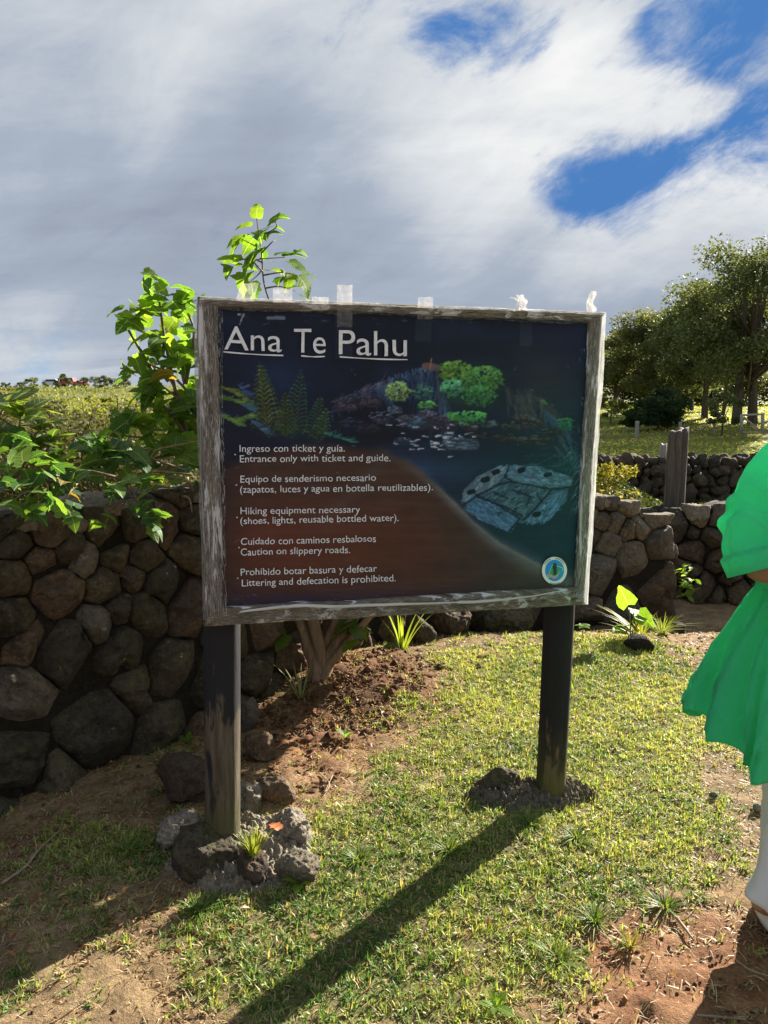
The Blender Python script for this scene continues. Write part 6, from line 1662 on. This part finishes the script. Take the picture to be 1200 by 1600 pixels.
# ------------------------------------------------------------------ the person in the green dress, seen from behind
per = empty('person', (1.40, 2.10, 0), 'person in a loose green dress over white trousers, back turned, arm bent', 'person')
def pmesh(name, V, F, mat, smooth=True): return mesh_np(name, V, F, mat, per, smooth=smooth)
M['skin'] = flat_mat('skin', (.30, .17, .11), .55, .4, noise=(40, .88, 1.1))
M['hair'] = flat_mat('dark_hair', (.02, .015, .012), .45, .5)
M['trousers'] = flat_mat('white_trousers', (.78, .80, .84), .8, .2, trans=.12, noise=(14, .93, 1.04))
M['shoe'] = flat_mat('white_shoe', (.74, .74, .73), .6, .3)
M['belt'] = flat_mat('black_bag_strap', (.02, .02, .022), .5, .4)
m, n, out = new_mat('green_linen')
geo = n.add('ShaderNodeNewGeometry'); v = geo.outputs['Position']
wv = n.add('ShaderNodeTexWave', {'Vector': v}); wv.inputs['Scale'].default_value = 260; wv.inputs['Distortion'].default_value = 2
nz = n.noise(v, 9, 5, .6)
c = n.mix(.35, (.095, .86, .45), n.ramp(nz, [(.3, (.07, .72, .37)), (.7, (.13, .93, .53))]))
p = pbsdf(n, Base_Color=c, Roughness=.75); p.inputs['Specular IOR Level'].default_value = .2; p.inputs['Sheen Weight'].default_value = .15
t_ = n.add('ShaderNodeBsdfTranslucent', {'Color': (.12, .95, .48)})
crs = n.noise(n.add('ShaderNodeMapping', {'Vector': v, 'Scale': (1, 1, .45), 'Rotation': (0, .5, 0)}).outputs[0], 16, 5, .6, 1.2)
bmp = n.add('ShaderNodeBump', {'Height': n.math('ADD', n.math('MULTIPLY', wv.outputs[0], .04), crs)}); bmp.inputs['Strength'].default_value = .8; bmp.inputs['Distance'].default_value = .022
n.l.new(bmp.outputs[0], p.inputs['Normal']); n.l.new(bmp.outputs[0], t_.inputs['Normal'])
mx = n.add('ShaderNodeMixShader', {0: .50, 1: p.outputs[0], 2: t_.outputs[0]}); n.l.new(mx.outputs[0], out.inputs[0]); M['dress'] = m

def skin_obj(name, verts, edges, radii, mat, root_i=0, sub_=2):
    me = bpy.data.meshes.new(name); me.from_pydata([tuple(v_) for v_ in verts], edges, []); me.update()
    o = bpy.data.objects.new(name, me); COL.objects.link(o)
    md = o.modifiers.new('skin', 'SKIN'); md.use_smooth_shade = True; md.branch_smoothing = .6
    sv = me.skin_vertices[0].data if me.skin_vertices else None
    if sv is None:
        bpy.context.view_layer.update(); sv = me.skin_vertices[0].data
    for i, r_ in enumerate(radii):
        sv[i].radius = r_ if isinstance(r_, tuple) else (r_, r_); sv[i].use_root = (i == root_i)
    md2 = o.modifiers.new('sub', 'SUBSURF'); md2.levels = sub_; md2.render_levels = sub_
    dg = bpy.context.evaluated_depsgraph_get(); dg.update()
    m2 = bpy.data.meshes.new_from_object(o.evaluated_get(dg)); bpy.data.objects.remove(o)
    m2.materials.clear(); m2.materials.append(mat); m2.polygons.foreach_set('use_smooth', [True] * len(m2.polygons))
    m2.name = name; return link(name, m2, per)
cx, cy = 1.40, 2.10
J = {'pelvis': (cx, cy, .96), 'waist': (cx, cy, 1.08), 'chest': (cx, cy, 1.26), 'neckb': (cx, cy, 1.42), 'neck': (cx, cy + .01, 1.50), 'head0': (cx, cy + .02, 1.56), 'head1': (cx, cy + .02, 1.66), 'head2': (cx, cy + .015, 1.73),
     'shL': (cx - .165, cy, 1.39), 'elL': (1.085, 2.01, 1.115), 'wrL': (1.250, 1.925, 1.150), 'shR': (cx + .165, cy, 1.39), 'elR': (cx + .26, cy + .02, 1.12), 'wrR': (cx + .27, cy + .14, .90),
     'hipL': (cx - .09, cy, .90), 'knL': (cx - .11, cy + .03, .50), 'anL': (1.25, 2.06, .09), 'toL': (1.255, 2.17, .03), 'hipR': (cx + .09, cy, .90), 'knR': (cx + .11, cy + .12, .50), 'anR': (cx + .12, cy + .22, .09), 'toR': (cx + .12, cy + .36, .035)}
R_ = {'pelvis': (.15, .11), 'waist': (.125, .095), 'chest': (.15, .10), 'neckb': (.07, .065), 'neck': .052, 'head0': (.065, .075), 'head1': (.078, .094), 'head2': (.060, .070), 'shL': .052, 'elL': .042, 'wrL': .030, 'shR': .052, 'elR': .040, 'wrR': .028,
      'hipL': .085, 'knL': .055, 'anL': .036, 'toL': .024, 'hipR': .085, 'knR': .055, 'anR': .036, 'toR': .024}
ks = list(J); E = [('pelvis', 'waist'), ('waist', 'chest'), ('chest', 'neckb'), ('neckb', 'neck'), ('neck', 'head0'), ('head0', 'head1'), ('head1', 'head2'), ('neckb', 'shL'), ('shL', 'elL'), ('elL', 'wrL'), ('neckb', 'shR'), ('shR', 'elR'), ('elR', 'wrR'),
                   ('pelvis', 'hipL'), ('hipL', 'knL'), ('knL', 'anL'), ('anL', 'toL'), ('pelvis', 'hipR'), ('hipR', 'knR'), ('knR', 'anR'), ('anR', 'toR')]
skin_obj('body', [J[k] for k in ks], [(ks.index(a), ks.index(b)) for a, b in E], [R_[k] for k in ks], M['skin'])
def hand(wr, dirv, upv, nm):
    """palm and five fingers, lightly curled; dirv along the hand, upv out of its back"""
    d = Vector(dirv).normalized(); u = Vector(upv); u = (u - d * u.dot(d)).normalized(); s_ = d.cross(u); w0 = Vector(wr)
    vs = [w0, w0 + d * .035, w0 + d * .07]; rd = [.026, (.034, .017), (.036, .015)]; ed = [(0, 1), (1, 2)]
    for k, (off, ln) in enumerate([(-.030, .066), (-.010, .078), (.010, .073), (.029, .058)]):
        b0 = w0 + d * .078 + s_ * off; i0 = len(vs); vs.append(b0); ed.append((2, i0)); rd.append(.0095); q = b0; an = .25
        for j in range(3):
            q = q + (d * math.cos(an) - u * math.sin(an)) * (ln / 3 * (1.15 - .12 * j)); an += .38; vs.append(q); ed.append((len(vs) - 2, len(vs) - 1)); rd.append(.0088 - .0012 * j)
    t0 = w0 + d * .025 - s_ * .030; i0 = len(vs); vs += [t0, t0 + d * .025 - s_ * .020 - u * .008, t0 + d * .050 - s_ * .026 - u * .016]; ed += [(1, i0), (i0, i0 + 1), (i0 + 1, i0 + 2)]; rd += [.013, .0105, .009]
    skin_obj(nm, vs, ed, rd, M['skin'], 0, 1)
hand(J['wrL'], (.95, -.06, .10), (0, -1, .1), 'hand')
hand(J['wrR'], (.02, .3, -.95), (1, 0, 0), 'hand')
# face and hair
V, F = rock_geo((cx, cy + .112, 1.625), (.024, .034, .042), 2, 0, 1, facets=0); pmesh('nose', V, F, M['skin'])
for s_ in (-1, 1):
    V, F = rock_geo((cx + s_ * .031, cy + .088, 1.648), (.024, .014, .012), 2, 0, 1, facets=0); pmesh('eye', V, F, M['shoe'])
    V, F = rock_geo((cx + s_ * .082, cy + .012, 1.635), (.016, .034, .058), 2, .05, 2, facets=0); pmesh('ear', V, F, M['skin'])
M['lips'] = flat_mat('lips', (.33, .10, .09), .5); V, F = rock_geo((cx, cy + .100, 1.588), (.046, .016, .014), 2, 0, 1, facets=0); pmesh('mouth', V, F, M['lips'])
V, F = ico(4); V = V * np.array([.100, .112, .118]) + np.array([cx, cy - .002, 1.675]); fr = V[:, 1] > cy + .045; V[fr, 1] -= (V[fr, 1] - cy - .045) * .85
back = V[:, 1] < cy + .02; V[back & (V[:, 2] < 1.66), 2] -= .10; V += fbm(V * np.array([60, 60, 10]), 2)[:, None] * .004; pmesh('hair', V, [F], M['hair'])

# dress: rings from the shoulders to a wind-blown hem
nt = 220; TH = np.linspace(0, 2 * np.pi, nt, endpoint=False)
keys = [  # z, left reach, right reach, front/back half depth, y shift, ruffle
    (1.445, .11, .11, .085, .0, .000), (1.43, .165, .165, .10, .0, .001), (1.38, .195, .195, .115, .0, .003), (1.28, .20, .20, .125, .0, .005), (1.18, .215, .20, .125, .0, .007), (1.085, .238, .19, .125, .0, .008),
    (1.04, .255, .20, .135, .0, .012), (.99, .285, .23, .16, .0, .016), (.90, .340, .27, .20, .0, .026), (.80, .385, .30, .235, -.01, .038), (.70, .420, .33, .265, -.02, .050), (.63, .440, .345, .28, -.02, .058), (.56, .450, .355, .29, -.02, .064)]
kz = np.array([k[0] for k in keys][::-1])
def kv(z, i): return np.interp(z, kz, np.array([k[i] for k in keys][::-1]))
rings = []; NR = 90
wleft = .5 * (1 - np.cos(TH))                       # 0 at the right side, 1 at the left side
hem = .445 + .235 * wleft ** 2.2 + .012 * np.sin(3 * TH) + .016 * np.sin(14 * TH + .8) * wleft + .008 * np.sin(25 * TH)
dd = np.abs((TH - math.pi + np.pi) % (2 * np.pi) - np.pi)
for i in range(NR):
    f = i / (NR - 1); z = 1.445 + (hem - 1.445) * f
    cs, sn_ = np.cos(TH), np.sin(TH)
    rl = kv(z, 1); rrg = kv(z, 2); rx = np.where(cs < 0, rl, rrg); ry = kv(z, 3)
    ru = kv(z, 5); low = sstep(1.05 - z, 0, .5)
    ph = TH + .10 * np.sin(TH * 3 + 1.1) + .05 * np.sin(z * 9)
    pleat = lambda f, o: 1 - 2 * np.abs(np.sin(f * ph + o)) ** .75
    fold = ru * (.55 * pleat(7, .4 + z * .5) + .38 * pleat(12.5, 1.3 - z * .9) + .30 * np.sin(5 * TH + 1) + .16 * np.sin(23 * ph + z * 4))
    q_ = np.stack([np.cos(TH) * 2.2, np.sin(TH) * 2.2, z * 2.6 + TH * 0], 1)
    fold = fold + .012 * fbm(q_ * np.array([2.2, 2.2, .9]) + 3, 3) + .006 * (1 - np.abs(fbm(q_ * np.array([3.5, 3.5, 2.4]) + 9, 2)) * 3)
    wr_k = .004 * np.sin(z * 46 + 5 * TH) * np.exp(-((z - 1.10) / .08) ** 2)
    x = cx + cs * (rx + fold + wr_k); y = cy + kv(z, 4) + sn_ * (ry + fold * .9 + wr_k)
    # deep flutes near the hem on the wind side
    fl_ = low ** 2 * .022 * np.sin(14 * TH) * np.exp(-((TH - 3.6) / .9) ** 2)
    y = y + fl_ * -1; x = x + fl_ * .4
    rings.append(np.stack([x, y, z], 1))
V, Fs = loft(rings, cap=False)
V = V + fbm(V * 7, 3)[:, None] * np.array([.006, .006, 0])
dr_o = pmesh('dress', V, Fs, M['dress'])
sm = dr_o.modifiers.new('thickness', 'SOLIDIFY'); sm.thickness = .0022; sm.offset = 0
# sash ends at the back and the waist tie
def ribbon(pts, w_, nm, mat, ax=(1, 0, .2)):
    P = spline(pts, 24); A = Vector(ax).normalized(); rows = []
    for s_ in (-1, 0, 1): rows.append([tuple(q + A * (w_ * .5 * s_ * (.6 + .4 * i / 23)) + Vector((0, .006 * math.sin(i * .7) * (s_ == 0), 0))) for i, q in enumerate(P)])
    o = pmesh(nm, np.concatenate([np.array(r_) for r_ in rows]), grid_faces(3, 24), mat); q = o.modifiers.new('thickness', 'SOLIDIFY'); q.thickness = .002
ribbon([(1.26, 1.955, 1.075), (1.20, 1.93, 1.06), (1.165, 1.92, 1.02), (1.135, 1.93, .985)], .075, 'sash', M['dress'], (.75, 0, .65))
rings = []
for z, g_ in ((1.055, .0), (1.06, .006), (1.085, .008), (1.11, .006), (1.115, .0)):
    rings.append(np.stack([cx + np.where(np.cos(TH) < 0, .245, .205) * np.cos(TH) + np.cos(TH) * g_, cy + np.sin(TH) * (.124 + g_), z + .004 * np.sin(5 * TH)], 1))
V, Fs = loft(rings, cap=False); pmesh('waistband', V, Fs, M['dress'])
ribbon([(1.17, 1.99, 1.03), (1.20, 1.97, 1.01), (1.28, 1.95, 1.00)], .03, 'bag_strap', M['belt'], (0, 0, 1))
# sleeves with a turned-up cuff
def sleeve(pts, rad, nm, cuff=True, seed=0):
    P = spline(pts, 64); up = Vector((0, -1, .15)); rings = []
    for i, q in enumerate(P):
        d = (P[min(i + 1, 63)] - P[max(i - 1, 0)]).normalized(); a = (up - d * up.dot(d)).normalized(); b = d.cross(a); u = i / 63
        r0 = np.interp(u, [0, .12, .35, .55, .72, .86, .87, 1], rad); t_ = np.linspace(0, 2 * np.pi, 72, endpoint=False)
        el = np.exp(-((u - .62) / .16) ** 2)
        w_ = .008 * (1 - 2 * np.abs(np.sin(u * 15 + 1.6 * np.sin(t_ + seed) + .5 * np.sin(2 * t_)))) * (el + .22) + .005 * np.sin(u * 50 + t_ * 2 + seed) * el + .005 * np.sin(4 * t_ + u * 6)
        if u > .865: w_ = .002 * np.sin(3 * t_ + seed) + .003
        rr_ = r0 + w_; rings.append(np.array([tuple(q + a * (math.cos(tt) * rv) + b * (math.sin(tt) * rv * 1.05)) for tt, rv in zip(t_, rr_)]))
    rings.append(rings[-1] * .82 + np.array(tuple(P[-1])) * .18); rings.append(rings[-1] - np.array(tuple((P[-1] - P[-3]).normalized() * .03)))
    V, Fs = loft(rings, cap=False); pmesh(nm, V, Fs, M['dress'])
sleeve([(1.265, 2.10, 1.428), (1.190, 2.09, 1.405), (1.138, 2.075, 1.345), (1.092, 2.045, 1.265), (1.070, 2.01, 1.20), (1.088, 1.985, 1.130)], [.050, .060, .064, .066, .066, .060, .072, .070], 'sleeve', seed=1)
sleeve([(1.515, 2.10, 1.425), (1.575, 2.10, 1.385), (1.615, 2.105, 1.28), (1.655, 2.115, 1.17), (1.665, 2.15, 1.08), (1.668, 2.19, 1.01)], [.050, .066, .068, .068, .066, .060, .066, .064], 'sleeve', seed=2)
# wide white trousers
def leg(hip, kn, an, seed, nm='trouser_leg'):
    P = spline([hip, kn, (Vector(an) + Vector(kn)) / 2, an], 44); rings = []
    for i, q in enumerate(P):
        u = i / 43; r0 = np.interp(u, [0, .3, .55, .8, .93, 1], [.095, .095, .080, .075, .088, .100]); t_ = np.linspace(0, 2 * np.pi, 48, endpoint=False)
        rr_ = r0 * (1 + .06 * np.sin(4 * t_ + seed + u * 2) + .05 * np.sin(7 * t_ + u * 5) + .09 * fbm(np.stack([np.cos(t_) * 1.5, np.sin(t_) * 1.5, u * 9 + 0 * t_], 1), 3))
        rings.append(np.stack([q.x + np.cos(t_) * rr_, q.y + np.sin(t_) * rr_, q.z + .004 * np.sin(3 * t_) * (u > .9)], 1))
    V, Fs = loft(rings, cap=False); o = pmesh(nm, V, Fs, M['trousers']); q = o.modifiers.new('thickness', 'SOLIDIFY'); q.thickness = .003
leg((cx - .09, cy, .92), (1.315, 2.10, .50), (1.275, 2.05, .125), 1); leg((cx + .09, cy, .92), (cx + .11, cy + .12, .5), (cx + .12, cy + .22, .135), 2)
# shoes
def shoe(x, y, rz, nm='shoe'):
    rings = []; t_ = np.linspace(0, 2 * np.pi, 32, endpoint=False)
    for z, sx_, sy_, oy in ((0, .043, .125, .02), (.015, .047, .130, .02), (.03, .046, .128, .02), (.05, .043, .115, .012), (.075, .038, .075, -.03), (.10, .036, .050, -.05), (.115, .034, .045, -.055)):
        X_ = np.cos(t_) * sx_ * (1 - .12 * np.sin(t_) ** 2); Y_ = np.sin(t_) * sy_ + oy; c_, s__ = math.cos(rz), math.sin(rz)
        rings.append(np.stack([x + X_ * c_ - Y_ * s__, y + X_ * s__ + Y_ * c_, z + zs(x, y) + .002 + 0 * X_], 1))
    V, Fs = loft(rings); pmesh(nm, V, Fs, M['shoe'])
shoe(1.29, 2.06, .1); shoe(cx + .12, cy + .27, -.1)

per.location.x -= .10
